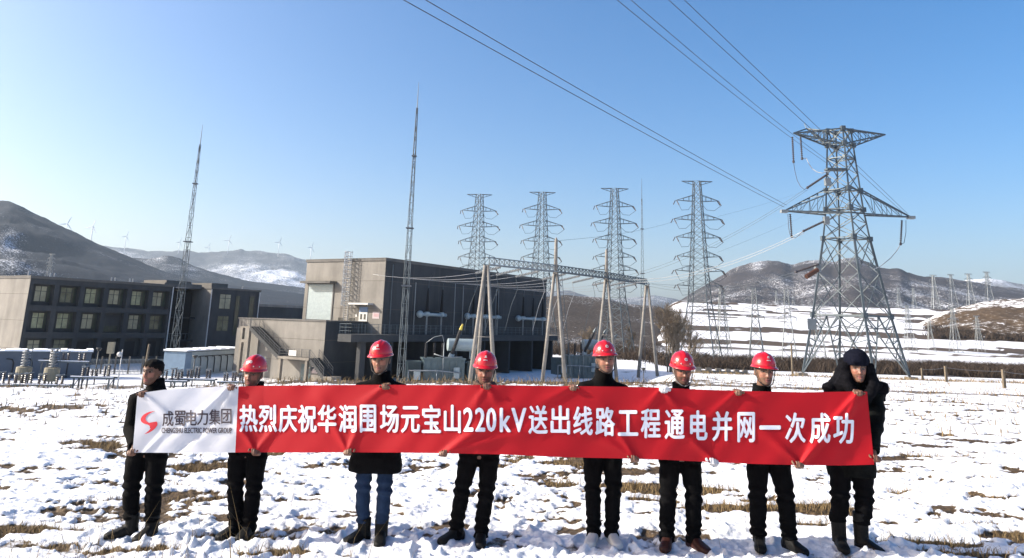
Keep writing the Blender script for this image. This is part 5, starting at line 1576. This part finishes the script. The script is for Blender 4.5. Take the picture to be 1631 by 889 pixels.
def helmet(parent, H, yaw, s, tiltx, mark, rivets, strap, roll=0.0):
    """H head centre; dome with crown ridge, brim, emblem and chin strap"""
    Rm = Matrix.Rotation(yaw, 3, 'Z') @ Matrix.Rotation(tiltx, 3, 'X') @ Matrix.Rotation(roll, 3, 'Y')
    T = lambda p: Vector(H) + (Rm @ (Vector(p) * s))
    mb = MB(); n = 48; rows = 18; z0 = .056
    def dome(a, e, g=0.0):      # a azimuth (0 = front), e elevation 0..1
        rx, ry, rz = .108 + g, .130 + g, .122 + g
        if e < .001: pass
        ce = math.cos(e * math.pi / 2) ** .85; se = math.sin(e * math.pi / 2)
        x = rx * ce * math.sin(a); y = .012 - ry * ce * math.cos(a); z = z0 + rz * se
        rid = .0075 * math.exp(-(x / .020) ** 4) * min(1, se * 1.6) + .003 * math.exp(-((abs(x) - .045) / .009) ** 2) * min(1, se * 1.2)
        return (x, y, z + rid)
    for i in range(rows + 1):
        for j in range(n): mb.v.append(tuple(T(dome(2 * math.pi * j / n, min(i / rows, .985)))))
    for i in range(rows):
        for j in range(n):
            j2 = (j + 1) % n; mb.f.append((i * n + j, i * n + j2, (i + 1) * n + j2, (i + 1) * n + j))
    mb.f.append(tuple(rows * n + j for j in range(n)))
    # brim with thickness
    b0 = len(mb.v)
    for ring in range(4):
        for j in range(n):
            a = 2 * math.pi * j / n; fr = max(0, math.cos(a)) ** 1.6
            out = .010 + .034 * fr; x = (.108) * math.sin(a); y = .012 - .130 * math.cos(a)
            L = math.hypot(x, y - .012); k = (L + out) / L
            if ring == 0: p = (x, y, z0 + .004)
            elif ring == 1: p = (x * k, .012 + (y - .012) * k, z0 - .012 - .004 * fr)
            elif ring == 2: p = (x * k, .012 + (y - .012) * k, z0 - .017 - .004 * fr)
            else: p = (x * .97, .012 + (y - .012) * .97, z0 - .006)
            mb.v.append(tuple(T(p)))
    for ring in range(3):
        for j in range(n):
            j2 = (j + 1) % n; mb.f.append((b0 + ring * n + j2, b0 + ring * n + j, b0 + (ring + 1) * n + j, b0 + (ring + 1) * n + j2))
    hat = mb.build('hard_hat', HELM, parent, True)
    # emblem and marks on the front of the shell
    mm = MB()
    def patch(a, e, w, h, rot=0):
        ps = []
        for (dx, dy) in ((-w, -h), (w, -h), (w, h), (-w, h)):
            c, s_ = math.cos(rot), math.sin(rot); qx, qy = dx * c - dy * s_, dx * s_ + dy * c
            ps.append(T(dome(a + qx / .12, e + qy / .19, .002)))
        mm.add([tuple(p) for p in ps], [(0, 1, 2, 3)])
    if mark == 'ring':
        for k in range(10):
            t = 2 * math.pi * k / 10; patch(.02 + .016 / .12 * math.cos(t), .33 + .010 / .19 * math.sin(t), .0058, .0028, t + 1.57)
        patch(.02, .33, .006, .0022, .6); patch(-.01, .345, .004, .002, .6)
    else:
        for k, (dx, dy, r) in enumerate(((-.010, .0, .7), (.010, .0, -.7), (0, .014, 0), (0, -.002, 0), (-.006, .010, -.5), (.006, .010, .5))): patch(dx / .12, .40 + dy / .19, .0062, .0028, r)
        for k in range(4): patch((-.018 + .012 * k) / .12, .27, .0042, .0040, 0)
    mm.build('emblem', M['white'], hat)
    if rivets:
        mr_ = MB()
        for a in (-.95, -.42, .38, .88):
            c = T(dome(a, .14, .002)); mr_.ball(c, .0062, 8, 6)
        mr_.build('rivet', M['white'], hat)
    if strap:
        ms = MB()
        for sx in (-1, 1): ms.tube([T((sx * .098, -.02, .03)), T((sx * .085, -.03, -.03)), T((sx * .070, -.055, -.085)), T((sx * .03, -.085, -.116)), T((0, -.088, -.124))], .0048, 6)
        ms.build('chin_strap', strap, hat, True)
    mi = MB(); mi.tube([T((.0, .0, .018)), T((0, 0, .05))], [.088, .094], 24); mi.build('headband', STRAP, hat, True)
    return hat

def person(label, sp):
    Y = sp['Y']
    fx = at(sp['u0'], sp['vf'], Y)
    X0 = float(fx[0]); Z0 = G(X0, Y) + .005
    def lx(u, v, y=None):
        p = at(u, v, y or Y); return Vector((p[0] - X0, p[1] - Y, p[2] - Z0))
    ztop = lx(sp['head'][0], sp['head'][1]).z - sp.get('hatpad', .055)
    s = sp.get('hs', 1.02)
    hc = lx(sp['head'][0], sp['head'][2]); hc.z = ztop - .120 * s; hc.y = sp.get('hy', -.05)
    h = ztop
    bulk = sp.get('bulk', 1.0)
    pel = lx(sp['hip'], 735); px = pel.x; pel_y = 0.02
    zc = .500 * h
    shz = sp.get('shz', .812) * h
    sx = lx(sp['sho'], 640).x
    sw = sp.get('sw', .185)
    body = MB()
    hv, hf = head_surface(wide=1.09 + .05 * math.sin(sp['u0'] * 1.7))
    jw = 1 + .08 * math.sin(sp['u0'] * .9); hv = [(p[0] * (1 + (jw - 1) * max(0, min(1, (-p[2] - .02) / .06))), p[1], p[2]) for p in hv]
    Rz = Matrix.Rotation(sp.get('yaw', 0), 3, 'Z') @ Matrix.Rotation(sp.get('nod', .06), 3, 'X') @ Matrix.Rotation(sp.get('roll', 0), 3, 'Y')
    body.add([tuple(hc + Rz @ (Vector(p) * s)) for p in hv], hf)
    for e in (-1, 1):
        mbx = MB(); mbx.ball((e * .082, .012, -.008), (.010, .020, .031), 10, 8)
        body.add([tuple(hc + Rz @ (Vector(p) * s)) for p in mbx.v], mbx.f)
    nb = Vector((sx, .02, shz + .02))
    body.tube([hc + Rz @ Vector((0, .022, -.05)) * s, hc.lerp(nb, .5) + Vector((0, .01, -.03)), nb, nb - Vector((0, 0, .06))], [.054, .055, .062, .09], 16)
    body.loft([(px, pel_y, zc - .10, .10, .085), (px, pel_y, zc, .150, .10), (px * .8 + sx * .2, pel_y, zc + .10, .140, .095), (px * .5 + sx * .5, pel_y, zc + .24, .138, .09), (px * .2 + sx * .8, pel_y, zc + .38, .155, .10), (sx, pel_y, shz - .05, .16, .085), (sx, pel_y, shz + .01, .10, .06)], 20)
    jack = MB(); trou = MB()
    hem = sp.get('hem', .47 * h)
    jr = [(px, pel_y, hem, .185 * bulk * sp.get('flare', 1), .138 * bulk * sp.get('flare', 1)), (px, pel_y, hem + .06, .188 * bulk * sp.get('flare', 1), .138 * bulk * sp.get('flare', 1))]
    if hem < .44 * h: jr.append((px, pel_y, zc, .182 * bulk, .14 * bulk))
    jr += [(px * .8 + sx * .2, pel_y, zc + .12, .172 * bulk, .13 * bulk), (px * .5 + sx * .5, pel_y, zc + .25, .176 * bulk, .13 * bulk), (px * .2 + sx * .8, pel_y, zc + .38, .19 * bulk, .135 * bulk), (sx, pel_y, shz - .11, sw + .005, .125), (sx, pel_y, shz - .055, sw - .03, .108), (sx, pel_y + .003, shz - .01, sw - .075, .095), (sx, pel_y + .006, shz + .03, .095, .085), (sx, pel_y + .008, shz + .07, .078, .076)]
    jack.loft(jr, 24)
    for q, (dy) in ((1, 0),):
        cz = shz + sp.get('collar', .10)
        jack.tube([(sx, .025, shz + .02), (sx * .6 + hc.x * .4, .018, (shz + cz) / 2 + .01), (sx * .5 + hc.x * .5, .014, cz)], [.095, .086, .083], 18)
    # arms
    ua, fa = .172 * h, .152 * h
    hands = []
    for (side, kind, uh, vh) in sp['hands']:
        S = Vector((sx + side * (sw - .035), .015, shz - .085))
        if kind == 'top':
            p = banner_pt(uh, b_top(uh)); K = Vector((p[0] - X0, p[1] - Y + .022, p[2] - Z0 + .008)); d = Vector((side * -.25, -.50, .84)); n_ = Vector((0, -.84, -.52))
            W0 = K - d.normalized() * .1
            pole = Vector((side * .3, .25, -1))
        else:
            p = banner_pt(uh, b_bot(uh)); K = Vector((p[0] - X0, p[1] - Y + .024, p[2] - Z0 - sp.get('drop', .028))); d = Vector((side * .10, -.62, -.78)); n_ = Vector((0, -.75, .62))
            W0 = K - d.normalized() * .1
            pole = Vector((side * .8, .6, 0))
        if sp.get('outhand') == kind:
            K.x += side * .015
        E = ik(S, W0, ua, fa, pole)
        dW = (W0 - E)
        svec = Vector((-side if kind == 'top' else side, 0, 0)) * (1 if kind == 'top' else -1)
        d2 = (d.normalized() * .85 + dW.normalized() * .15).normalized()
        W = hand(body, K, d2, n_, Vector((-side, 0, .15)), .98, 1)
        hands.append((K, d2, n_, Vector((-side, 0, .15))))
        S0 = Vector((sx + side * .07, .015, shz - .06))
        body.tube([S0, S, E, W - d2 * .0, W + d2 * .02], [.05, .055, .042, .029, .026], 12)
        Wc = W - (W - E).normalized() * .015
        b_ = .5 + .5 * bulk
        jack.tube([S0, S, S.lerp(E, .5), E, E.lerp(Wc, .5), Wc], [.078 * b_, .088 * b_, .079 * b_, .072 * b_, .064 * b_, .054 * b_], 16)
    # legs
    feet = []
    for (side, (uf, vf, yaw, yo)) in zip((-1, 1), sp['feet']):
        A = lx(uf, vf); A.y = yo; A.z = 0
        hp = Vector((px + side * .088, pel_y, zc)); an = Vector((A.x, A.y + .02, .10))
        kn = hp.lerp(an, .5) + Vector((side * .012 + sp.get('kout', 0) * side, -.035, .01))
        body.tube([hp, hp.lerp(kn, .5), kn, kn.lerp(an, .4), an, an - Vector((0, 0, .03))], [.078, .07, .052, .05, .036, .034], 14)
        foot_shape(body, A, yaw, .245, .038, .07)
        tl = sp.get('tl', 1.0)
        lo = an + Vector((0, .0, sp.get('cuff', -.05)))
        trou.tube([hp + Vector((0, 0, .03)), hp.lerp(kn, .45), kn, kn.lerp(an, .5), lo + Vector((0, 0, .06)), lo], [(.105 * tl, .112), (.094 * tl, .10), (.076 * tl, .08), (.071 * tl, .075), (.066 * tl, .07), (.068 * tl, .074)], 16, ref=(1, 0, 0))
        feet.append((A, yaw))
    trou.loft([(px, pel_y, zc - .07, .15, .115), (px, pel_y, zc + .02, .165, .125), (px, pel_y, zc + .12, .16, .12)], 22)
    def paint(me):
        n = len(me.vertices); co = np.empty(n * 3); me.vertices.foreach_get('co', co); co = co.reshape(-1, 3)
        R = np.array(Rz.inverted()); q = (co - np.array(hc)) @ R.T / s
        base = np.array(sp.get('skin', (.15, .08, .05)))
        c = np.tile(base, (n, 1))
        x, y, z = q[:, 0], q[:, 1], q[:, 2]
        nearh = (np.abs(x) < .12) & (z > -.14) & (np.abs(y) < .15)
        front = nearh & (y < -.045)
        nz_ = np.sin(x * 160) * np.sin(z * 140 + 1) * np.sin(y * 150)
        c *= (1 + .05 * nz_)[:, None]
        def mixc(mask, col, k=1.0):
            c[mask] = c[mask] * (1 - k) + np.array(col) * k
        ch = front & (np.abs(np.abs(x) - .042) < .022) & (np.abs(z + .02) < .022); mixc(ch, (.50, .20, .14), .35)
        mixc(front & (np.abs(x) < .014) & (np.abs(z + .03) < .014), (.50, .20, .14), .3)
        mixc(front & (np.abs(x) < .026 * (1 - ((z + .066) / .016) ** 2).clip(0)) & (np.abs(z + .066) < .014), (.34, .11, .09), .8)
        mixc(front & (np.abs(x) < .029) & (np.abs(z + .0655) < .0042), (.05, .015, .015), .9)
        ey = (np.abs(x) - .032) / .0185; ez = (z - .0105 - .002 * ey) / .0068
        mixc(front & (ey ** 2 + ez ** 2 < 1), (.03, .02, .018), .92)
        wh = front & (ey ** 2 + (ez / .75) ** 2 < 1) & (np.abs(np.abs(ey) - .62) < .22); mixc(wh, (.30, .27, .25), .4)
        br = front & (np.abs(np.abs(x) - .032) < .024) & (np.abs(z - .030 + .12 * np.abs(np.abs(x) - .026)) < .0074); mixc(br, (.02, .016, .014), .85)
        sh = front & (z < -.045) & (np.abs(z + .066) > .014); mixc(sh, (.20, .13, .10), .18)
        hair = nearh & (((z > .058 + .02 * (np.abs(x) < .05)) & (y < .0)) | ((y >= -.01) & (z > -.005) & (np.abs(x) < .0755 + .02 * (z > .03))) | ((y > .045) & (z > -.06)))
        mixc(hair, (.012, .010, .010), 1)
        ca = me.color_attributes.new('Col', 'FLOAT_COLOR', 'POINT')
        ca.data.foreach_set('color', np.concatenate([c, np.ones((n, 1))], 1).ravel().astype(np.float32))
    loc = Vector((X0, Y, Z0))
    o = fused('person', body, .0052, SKIN, None, 2, paint)
    o.location = loc
    tag(o, label, 'person', 'men holding the banner')
    sd = int(sp['u0'])
    tb = [(.15, .10, .008, 85 + sd % 17), (.27 * h, .08, .010, 60 + sd % 23), (.45 * h, .06, .007, 75)]
    jm = sp.get('jmat', CLOTH[0])
    fused(sp.get('jname', 'jacket'), jack, .010, jm, o, 2, wrinkle(.007 * sp.get('puff', 1), 26, sd))
    fused('trousers', trou, .010, sp.get('tmat', CLOTH[1]), o, 1, wrinkle(.005, 30, sd + 3, tb))
    for (A, yaw) in feet:
        mb = MB(); foot_shape(mb, A, yaw, .285, .054, sp.get('shh', .10), sp.get('shaft', .15), sp.get('shr', .06))
        fused(sp.get('shoe', 'shoe'), mb, .008, sp.get('smat', BOOT), o, 1)
    for i, (K, d2, n_, sv) in enumerate(hands):
        if sp.get('glove'):
            mb = MB(); hand(mb, K, d2, n_, sv, 1.02, 1, 1.3); W = K - d2 * .09; mb.tube([W + d2 * .02, W, W - d2 * .05], [.034, .036, .037], 12); fused('glove', mb, .0055, GLOVE, o, 1)
    if sp.get('hat', 'helmet') == 'helmet':
        helmet(o, hc + Vector((0, 0, 0)), sp.get('yaw', 0), s * 1.0, sp.get('nod', .06) * .6 + sp.get('htilt', 0), sp.get('mark', 'star'), sp.get('rivets', False), sp.get('strap', STRAP), sp.get('roll', 0) + sp.get('hroll', 0))
    elif sp['hat'] == 'hair':
        V, F_ = head_surface(60, 50, .013, -.10, .121, False, 1.09)
        V2 = []
        for p in V:
            x, y, z = p
            line = (.066 - .012 * (abs(x) / .07) ** 2 + .006 * math.sin(x * 130)) if y < -.03 else (.062 - .13 * min(1, (y + .03) / .085))
            line += .004 * math.sin(x * 310 + y * 170)
            f_ = .78 + .155 * float(sst(line - .006, line + .006, z)) + .085 * float(sst(line, line + .05, z)) * (1 + .25 * math.sin(x * 150 + 2) * math.sin(z * 120 + y * 90))
            q = Vector(p) * f_
            V2.append(tuple(hc + Rz @ (q * s)))
        mb = MB(); mb.add(V2, F_); mb.build('hair', HAIR, o, True)
    elif sp['hat'] == 'fur':
        mb = MB()
        def hp_(x, y, z): return hc + Rz @ Vector((x, y, z)) * s
        mb.loft([(hc.x, hc.y + .012, hc.z + .035, .102, .118), (hc.x, hc.y + .012, hc.z + .075, .114, .13), (hc.x, hc.y + .012, hc.z + .12, .112, .125), (hc.x, hc.y + .012, hc.z + .155, .092, .104), (hc.x, hc.y + .012, hc.z + .18, .058, .068), (hc.x, hc.y + .012, hc.z + .19, .02, .025)], 24)
        mb.ball(hp_(0, -.095, .078), (.078, .026, .032), 14, 10)
        fused('fur_hat', mb, .010, NAVY, o, 2, wrinkle(.004, 60, 4))
        mb = MB()
        for e in (-1, 1):
            mb.tube([hp_(e * .098, .0, .06), hp_(e * .105, -.01, -.02), hp_(e * .115, -.015, -.10), hp_(e * .16, .0, -.17)], [(.04, .05), (.036, .055), (.05, .065), (.06, .07)], 12)
        zt, zb_ = hc.z - .01, shz - .10
        R_ = [(hc.x + .01, .075, zb_, .285, .13), (hc.x + .01, .075, zb_ + .06, .29, .135), (hc.x + .005, .075, zb_ + .12, .265, .14), (hc.x, .07, zb_ + .19, .205, .14), (hc.x, .06, zt - .04, .165, .13), (hc.x, .05, zt + .03, .136, .115), (hc.x, .055, zt + .085, .122, .11), (hc.x, .06, zt + .11, .09, .08)]
        mb.loft(R_, 26, True, 2.6)
        mb.ball((hc.x + .265, .04, shz + .025), (.065, .08, .07), 12, 8); mb.ball((hc.x - .25, .04, shz + .01), (.06, .08, .06), 12, 8)
        for e_ in (-1, 1): mb.tube([hp_(e_ * .10, -.03, -.06), hp_(e_ * .115, -.05, -.13), hp_(e_ * .08, -.085, -.20), hp_(e_ * .03, -.10, -.27)], [.04, .05, .05, .045], 12)
        fused('fur_hood', mb, .012, FUR, o, 1, wrinkle(.006, 70, 9))
    if sp.get('scarf'):
        mb = MB(); cz = hc.z - .15
        mb.tube([(hc.x + .085 * math.cos(a), hc.y + .06 + .085 * math.sin(a), hc.z - .135 + .012 * math.sin(a)) for a in np.linspace(-2.6, 2 * math.pi - 2.7, 18)], .032, 10)
        fused('scarf', mb, .010, SCARF, o, 1, wrinkle(.004, 60, 3))
    return o

person('bareheaded man with short black hair, holding the white end of the banner', dict(Y=7.62, u0=228, vf=842, head=(246, 572, 592), hatpad=.0, hip=232, sho=244, hat='hair', yaw=-.25, hands=[(1, 'top', 228, 0), (-1, 'bot', 210, 0)], feet=[(209, 838, -1.05, -.05), (243, 843, -.2, -.06)], shaft=.20, shr=.066, shoe='boot', cuff=.05, bulk=1.02, outhand='bot', hs=1.0, sw=.20, skin=(0.114, 0.054, 0.034), collar=.12, tl=1.03))
person('man in a red hard hat behind the seam of the white and red panels', dict(Y=7.62, roll=.05, hroll=.03, htilt=-.05, u0=385, vf=850, head=(407, 566, 590), hip=393, sho=404, hands=[(-1, 'top', 368, 0), (1, 'bot', 407, 0)], feet=[(376, 846, -.5, -.05), (398, 852, -.1, -.06)], rivets=True, mark='ring', yaw=-.15, nod=.10, shaft=.18, kout=.0, tl=1.0, skin=(0.126, 0.060, 0.040)))
person('tall man in a red hard hat wearing a long black coat over blue jeans', dict(Y=7.45, roll=-.04, hroll=-.02, htilt=.03, u0=592, vf=857, head=(608, 543, 568), hip=598, sho=606, hands=[(1, 'top', 615, 0), (-1, 'bot', 553, 0)], feet=[(577, 853, -.75, -.04), (608, 855, .1, -.06)], hem=.60, bulk=1.16, flare=1.17, jname='coat', tmat=JEANS, shaft=.20, shr=.066, shoe='boot', cuff=.07, yaw=-.12, nod=.05, sw=.215, tl=.92))
person('man in a red hard hat and brown scarf, chin low behind the banner', dict(Y=7.45, roll=.0, hroll=.04, htilt=.0, u0=748, vf=862, head=(773, 560, 588), hip=765, sho=772, hands=[(1, 'top', 776, 0), (-1, 'bot', 705, 0)], feet=[(726, 858, -.8, -.02), (766, 861, .0, -.06)], scarf=True, nod=.12, skin=(0.133, 0.063, 0.042), shz=.79, shaft=.12, yaw=-.02))
person('tall man in a red hard hat with chin strap, high black collar and white trainers', dict(Y=7.45, roll=-.05, hroll=-.02, htilt=-.06, u0=958, vf=862, head=(963, 543, 568), hip=960, sho=961, hands=[(-1, 'top', 912, 0), (1, 'bot', 1012, 0)], feet=[(945, 860, -.35, -.05), (973, 862, .2, -.06)], rivets=True, mark='ring', smat=SNEAK, shaft=.12, strap=STRAP, yaw=.10, nod=.0, skin=(0.158, 0.082, 0.054), sw=.21, collar=.115, shoe='trainer'))
person('man in a red hard hat wearing white knit gloves and brown shoes', dict(Y=7.40, roll=.03, hroll=-.02, htilt=.04, u0=1083, vf=862, head=(1085, 560, 590), hip=1084, sho=1086, hands=[(-1, 'top', 1057, 0), (1, 'bot', 1138, 0)], feet=[(1061, 859, -.35, -.05), (1103, 861, .45, -.06)], glove=True, rivets=True, mark='ring', smat=BROWN, shaft=.12, strap=PALESTRAP, yaw=.05, nod=.14, skin=(0.082, 0.039, 0.026), collar=.12, shz=.79, tl=1.05))
person('man in a red hard hat and ankle boots, beside the man in fur hat', dict(Y=7.40, roll=.02, hroll=.05, htilt=-.02, u0=1232, vf=868, head=(1214, 562, 588), hip=1223, sho=1214, hands=[(-1, 'top', 1175, 0), (1, 'bot', 1275, 0)], feet=[(1207, 862, -.25, -.04), (1254, 870, .4, -.08)], shaft=.20, shr=.062, shoe='boot', cuff=.0, yaw=.04, nod=.04, skin=(0.158, 0.085, 0.056), collar=.12, shz=.785, tl=1.08))
person('man in a dark fur hat and bulky coat, holding the red banner end', dict(Y=7.40, u0=1352, vf=868, head=(1362, 560, 588), hatpad=.04, hip=1357, sho=1364, hat='fur', hands=[(-1, 'top', 1367, 0), (1, 'bot', 1396, 0)], feet=[(1335, 862, -.2, -.04), (1371, 868, .45, -.07)], hem=.62, bulk=1.2, jname='coat', jmat=COATG, puff=1.8, shaft=.32, shr=.070, shoe='boot', cuff=.12, yaw=-.2, nod=.02, skin=(0.121, 0.057, 0.037), sw=.235, outhand='bot', tl=1.12, drop=-.02))
# ------------------------------------------------------------------ dry grass, shrubs, trees
def blade_cloud(name, P, Hs, widths, lean, m_, kind=None):
    n = len(P)
    ang = RNG.uniform(0, 2 * math.pi, n); la = RNG.uniform(0, 2 * math.pi, n)
    dx = np.cos(ang) * widths / 2; dy = np.sin(ang) * widths / 2
    lx_ = np.cos(la) * lean * Hs; ly_ = np.sin(la) * lean * Hs
    z0 = np.zeros(n)
    A = P + np.stack([-dx, -dy, z0 - .02], 1); B = P + np.stack([dx, dy, z0 - .02], 1)
    Mid = P + np.stack([lx_ * .3, ly_ * .3, Hs * .6], 1)
    C = Mid + np.stack([-dx * .7, -dy * .7, z0], 1); D = Mid + np.stack([dx * .7, dy * .7, z0], 1)
    T = P + np.stack([lx_, ly_, Hs], 1)
    V = np.stack([A, B, D, C, T], 1).reshape(-1, 3)
    k = np.arange(n)[:, None] * 5
    F = [tuple(q) for q in (k + np.array([0, 1, 2, 3])).tolist()] + [tuple(q) for q in (k + np.array([3, 2, 4])).tolist()]
    me = bpy.data.meshes.new(name); me.from_pydata(V.tolist(), [], F); me.update()
    o = link(name, me, m_)
    if kind: tag(o, kind=kind)
    return o
def straw_mat(name, a, b, sc=3):
    return mat(name, a, .9, 0, 0, sc, col2=b, spec=.2)
GR = straw_mat('dry_straw', (.13, .09, .045), (.28, .205, .105))
pts = []
for (px, py, rx, ry, s) in PG:
    if py > 14: continue
    n = int(900 * rx * ry * s * 3.1) + 30
    x = px + RNG.normal(0, rx * .62, n); y = py + RNG.normal(0, ry * .62, n)
    pts.append(np.stack([x, y], 1))
P2 = np.concatenate(pts)
d_ = dirt_amount(P2[:, 0], P2[:, 1]); P2 = P2[(d_ > .3) & (P2[:, 1] > 5)]
P3 = np.stack([P2[:, 0], P2[:, 1], gz(P2[:, 0], P2[:, 1]) - .02], 1)
H_ = RNG.gamma(3, .018, len(P3)) + .015
blade_cloud('dry_grass', P3, H_, np.full(len(P3), .007), .9, GR, 'stuff')
# lone stalks through the snow
n = 480
y = RNG.uniform(5.6, 22, n); x = RNG.uniform(-.75, .75, n) * y
cl = fbm(x * .8, y * .8, 3, 500); sel = cl > -.02; x, y = x[sel], y[sel]
P3 = np.stack([x, y, gz(x, y)], 1); blade_cloud('dry_stalks', P3, RNG.gamma(3, .05, len(x)) + .06, np.full(len(x), .005), .45, GR, 'stuff')
n = 260
y = RNG.uniform(5.5, 6.9, n); x = RNG.normal(-2.6, .9, n)
P3 = np.stack([x, y, gz(x, y)], 1); blade_cloud('dry_stalks', P3, RNG.gamma(3, .07, n) + .08, np.full(n, .005), .5, GR, 'stuff')
# crest and meadow
n = 26000
y = RNG.uniform(15, 36, n); x = RNG.uniform(-.75, .8, n) * y
cr_ = dirt_amount(x, y); sel = RNG.uniform(0, 1, n) < np.clip(cr_ - .25, 0, 1) + .02; x, y = x[sel], y[sel]
P3 = np.stack([x, y, gz(x, y)], 1); blade_cloud('crest_grass', P3, RNG.gamma(3, .035, len(x)) + .04, np.full(len(x), .018), .9, GR, 'stuff')
n = 16000
y = RNG.uniform(34, 125, n); x = RNG.uniform(.19, .8, n) * y
cr_ = dirt_amount(x, y); sel = RNG.uniform(0, 1, n) < np.clip(cr_ - .2, 0, 1); x, y = x[sel], y[sel]
P3 = np.stack([x, y, gz(x, y)], 1); blade_cloud('meadow_grass', P3, RNG.gamma(3, .045, len(x)) + .05, np.full(len(x), .035), .9, GR, 'stuff')
# bare shrub belt in the valley
SH = straw_mat('bare_shrub_twigs', (.022, .016, .013), (.075, .055, .04), .3)
def belt(name, y0, y1, a0, a1, n, h, m_, w=.14, seed=0, per=26):
    cy = RNG.uniform(y0, y1, n); ca = RNG.uniform(a0, a1, n); cx = ca * cy
    k = fbm(cx * .05, cy * .09, 3, 700 + seed); keep = k > -.18; cx, cy = cx[keep], cy[keep]
    hh = h * RNG.uniform(.5, 1.15, len(cx))
    x = np.repeat(cx, per) + RNG.normal(0, 1.0, len(cx) * per) * np.repeat(hh, per) * .5; y = np.repeat(cy, per) + RNG.normal(0, .8, len(cx) * per)
    H = np.repeat(hh, per) * RNG.uniform(.35, 1.0, len(x))
    P = np.stack([x, y, gz(x, y)], 1)
    return blade_cloud(name, P, H, RNG.uniform(.5, 1.4, len(x)) * w, .95, m_, 'stuff')
belt('shrub_belt', 172, 240, .20, .82, 2100, 3.6, SH)
belt('shrub_belt', 262, 275, .24, .82, 420, 1.5, SH, seed=3)
belt('valley_scrub', 185, 330, .03, .20, 700, 2.8, SH, seed=5)
belt('hollow_scrub', 390, 470, .56, .76, 700, 4.0, SH, .3, seed=8)

# bare trees
BARK = mat('pale_bark', (.11, .095, .07), .9, 0, .3, 3)
TWIG = mat('bare_twigs', (.21, .165, .115), .9, 0, .35, 1.5)
def bare_tree(label, x, y, H, spread, seed, stems=1):
    rg = random.Random(seed)
    zb = G(x, y)
    r = empty('bare_tree', (x, y, zb), label, 'tree')
    tr = MB(); cw = MB()
    def grow(p, d, L, rad, lev, mbx):
        pts = [p]; q = p
        for i in range(3):
            d = (d + Vector((rg.uniform(-.13, .13), rg.uniform(-.13, .13), .05))).normalized(); q = q + d * (L / 3); pts.append(q)
        mbx.tube(pts, [rad, rad * .85, rad * .7, rad * .5], 5 if lev < 2 else 3, cap=False)
        if lev >= 5: return
        nb = (4 if lev < 2 else 5)
        for i in range(nb):
            t = rg.uniform(.3, 1); k = min(2, int(t * 3)); s = pts[k].lerp(pts[k + 1], t * 3 - k if t < 1 else 1)
            a = rg.uniform(0, 6.28); tilt = rg.uniform(.25, .62) * spread
            o = d.orthogonal().normalized(); o2 = d.cross(o)
            nd = (d * math.cos(tilt) + (o * math.cos(a) + o2 * math.sin(a)) * math.sin(tilt)); nd.z += .12; nd.normalize()
            grow(s, nd, L * rg.uniform(.5, .72), max(rad * .5, .012), lev + 1, cw)
    for k in range(stems):
        grow(Vector((rg.uniform(-.6, .6) * (stems > 1) * 2.2, rg.uniform(-.5, .5), -.2)), Vector((rg.uniform(-.15, .15), rg.uniform(-.1, .1), 1)), H * rg.uniform(.42, .5), .16, 0, tr)
    tr.build('trunk', BARK, r); cw.build('crown', TWIG, r)
    return r
p = at(1072, 585, 140); bare_tree('broad bare brown tree left of the nearest many armed pylon', p[0], p[1], 13.0, 1.1, 5, 6)
p = at(1096, 580, 150); bare_tree('thinner bare tree just behind the legs of the nearest many armed pylon', p[0], p[1], 10.5, .9, 8, 3)
p = at(932, 560, 205); bare_tree('small bare tree in the valley behind the third gantry post', p[0], p[1], 9.0, 1.0, 12, 2)
p = at(1000, 550, 230); bare_tree('small bare tree in the valley behind the far gantry post', p[0], p[1], 8.0, 1.0, 15, 2)

# ------------------------------------------------------------------ haze
mb = MB(); mb.box(-8200, 8200, -8200, 8200, -14, 640)
hz = mb.build('haze', None)
hm = bpy.data.materials.new('haze_air'); hm.use_nodes = True
n_, l_ = hm.node_tree.nodes, hm.node_tree.links
n_.remove(n_['Principled BSDF'])
pv = n_.new('ShaderNodeVolumePrincipled'); pv.inputs['Color'].default_value = (.66, .82, 1, 1); pv.inputs['Density'].default_value = HAZE; pv.inputs['Anisotropy'].default_value = .2
l_.new(pv.outputs[0], n_['Material Output'].inputs['Volume'])
hz.data.materials.append(hm)
tag(hz, kind='stuff')
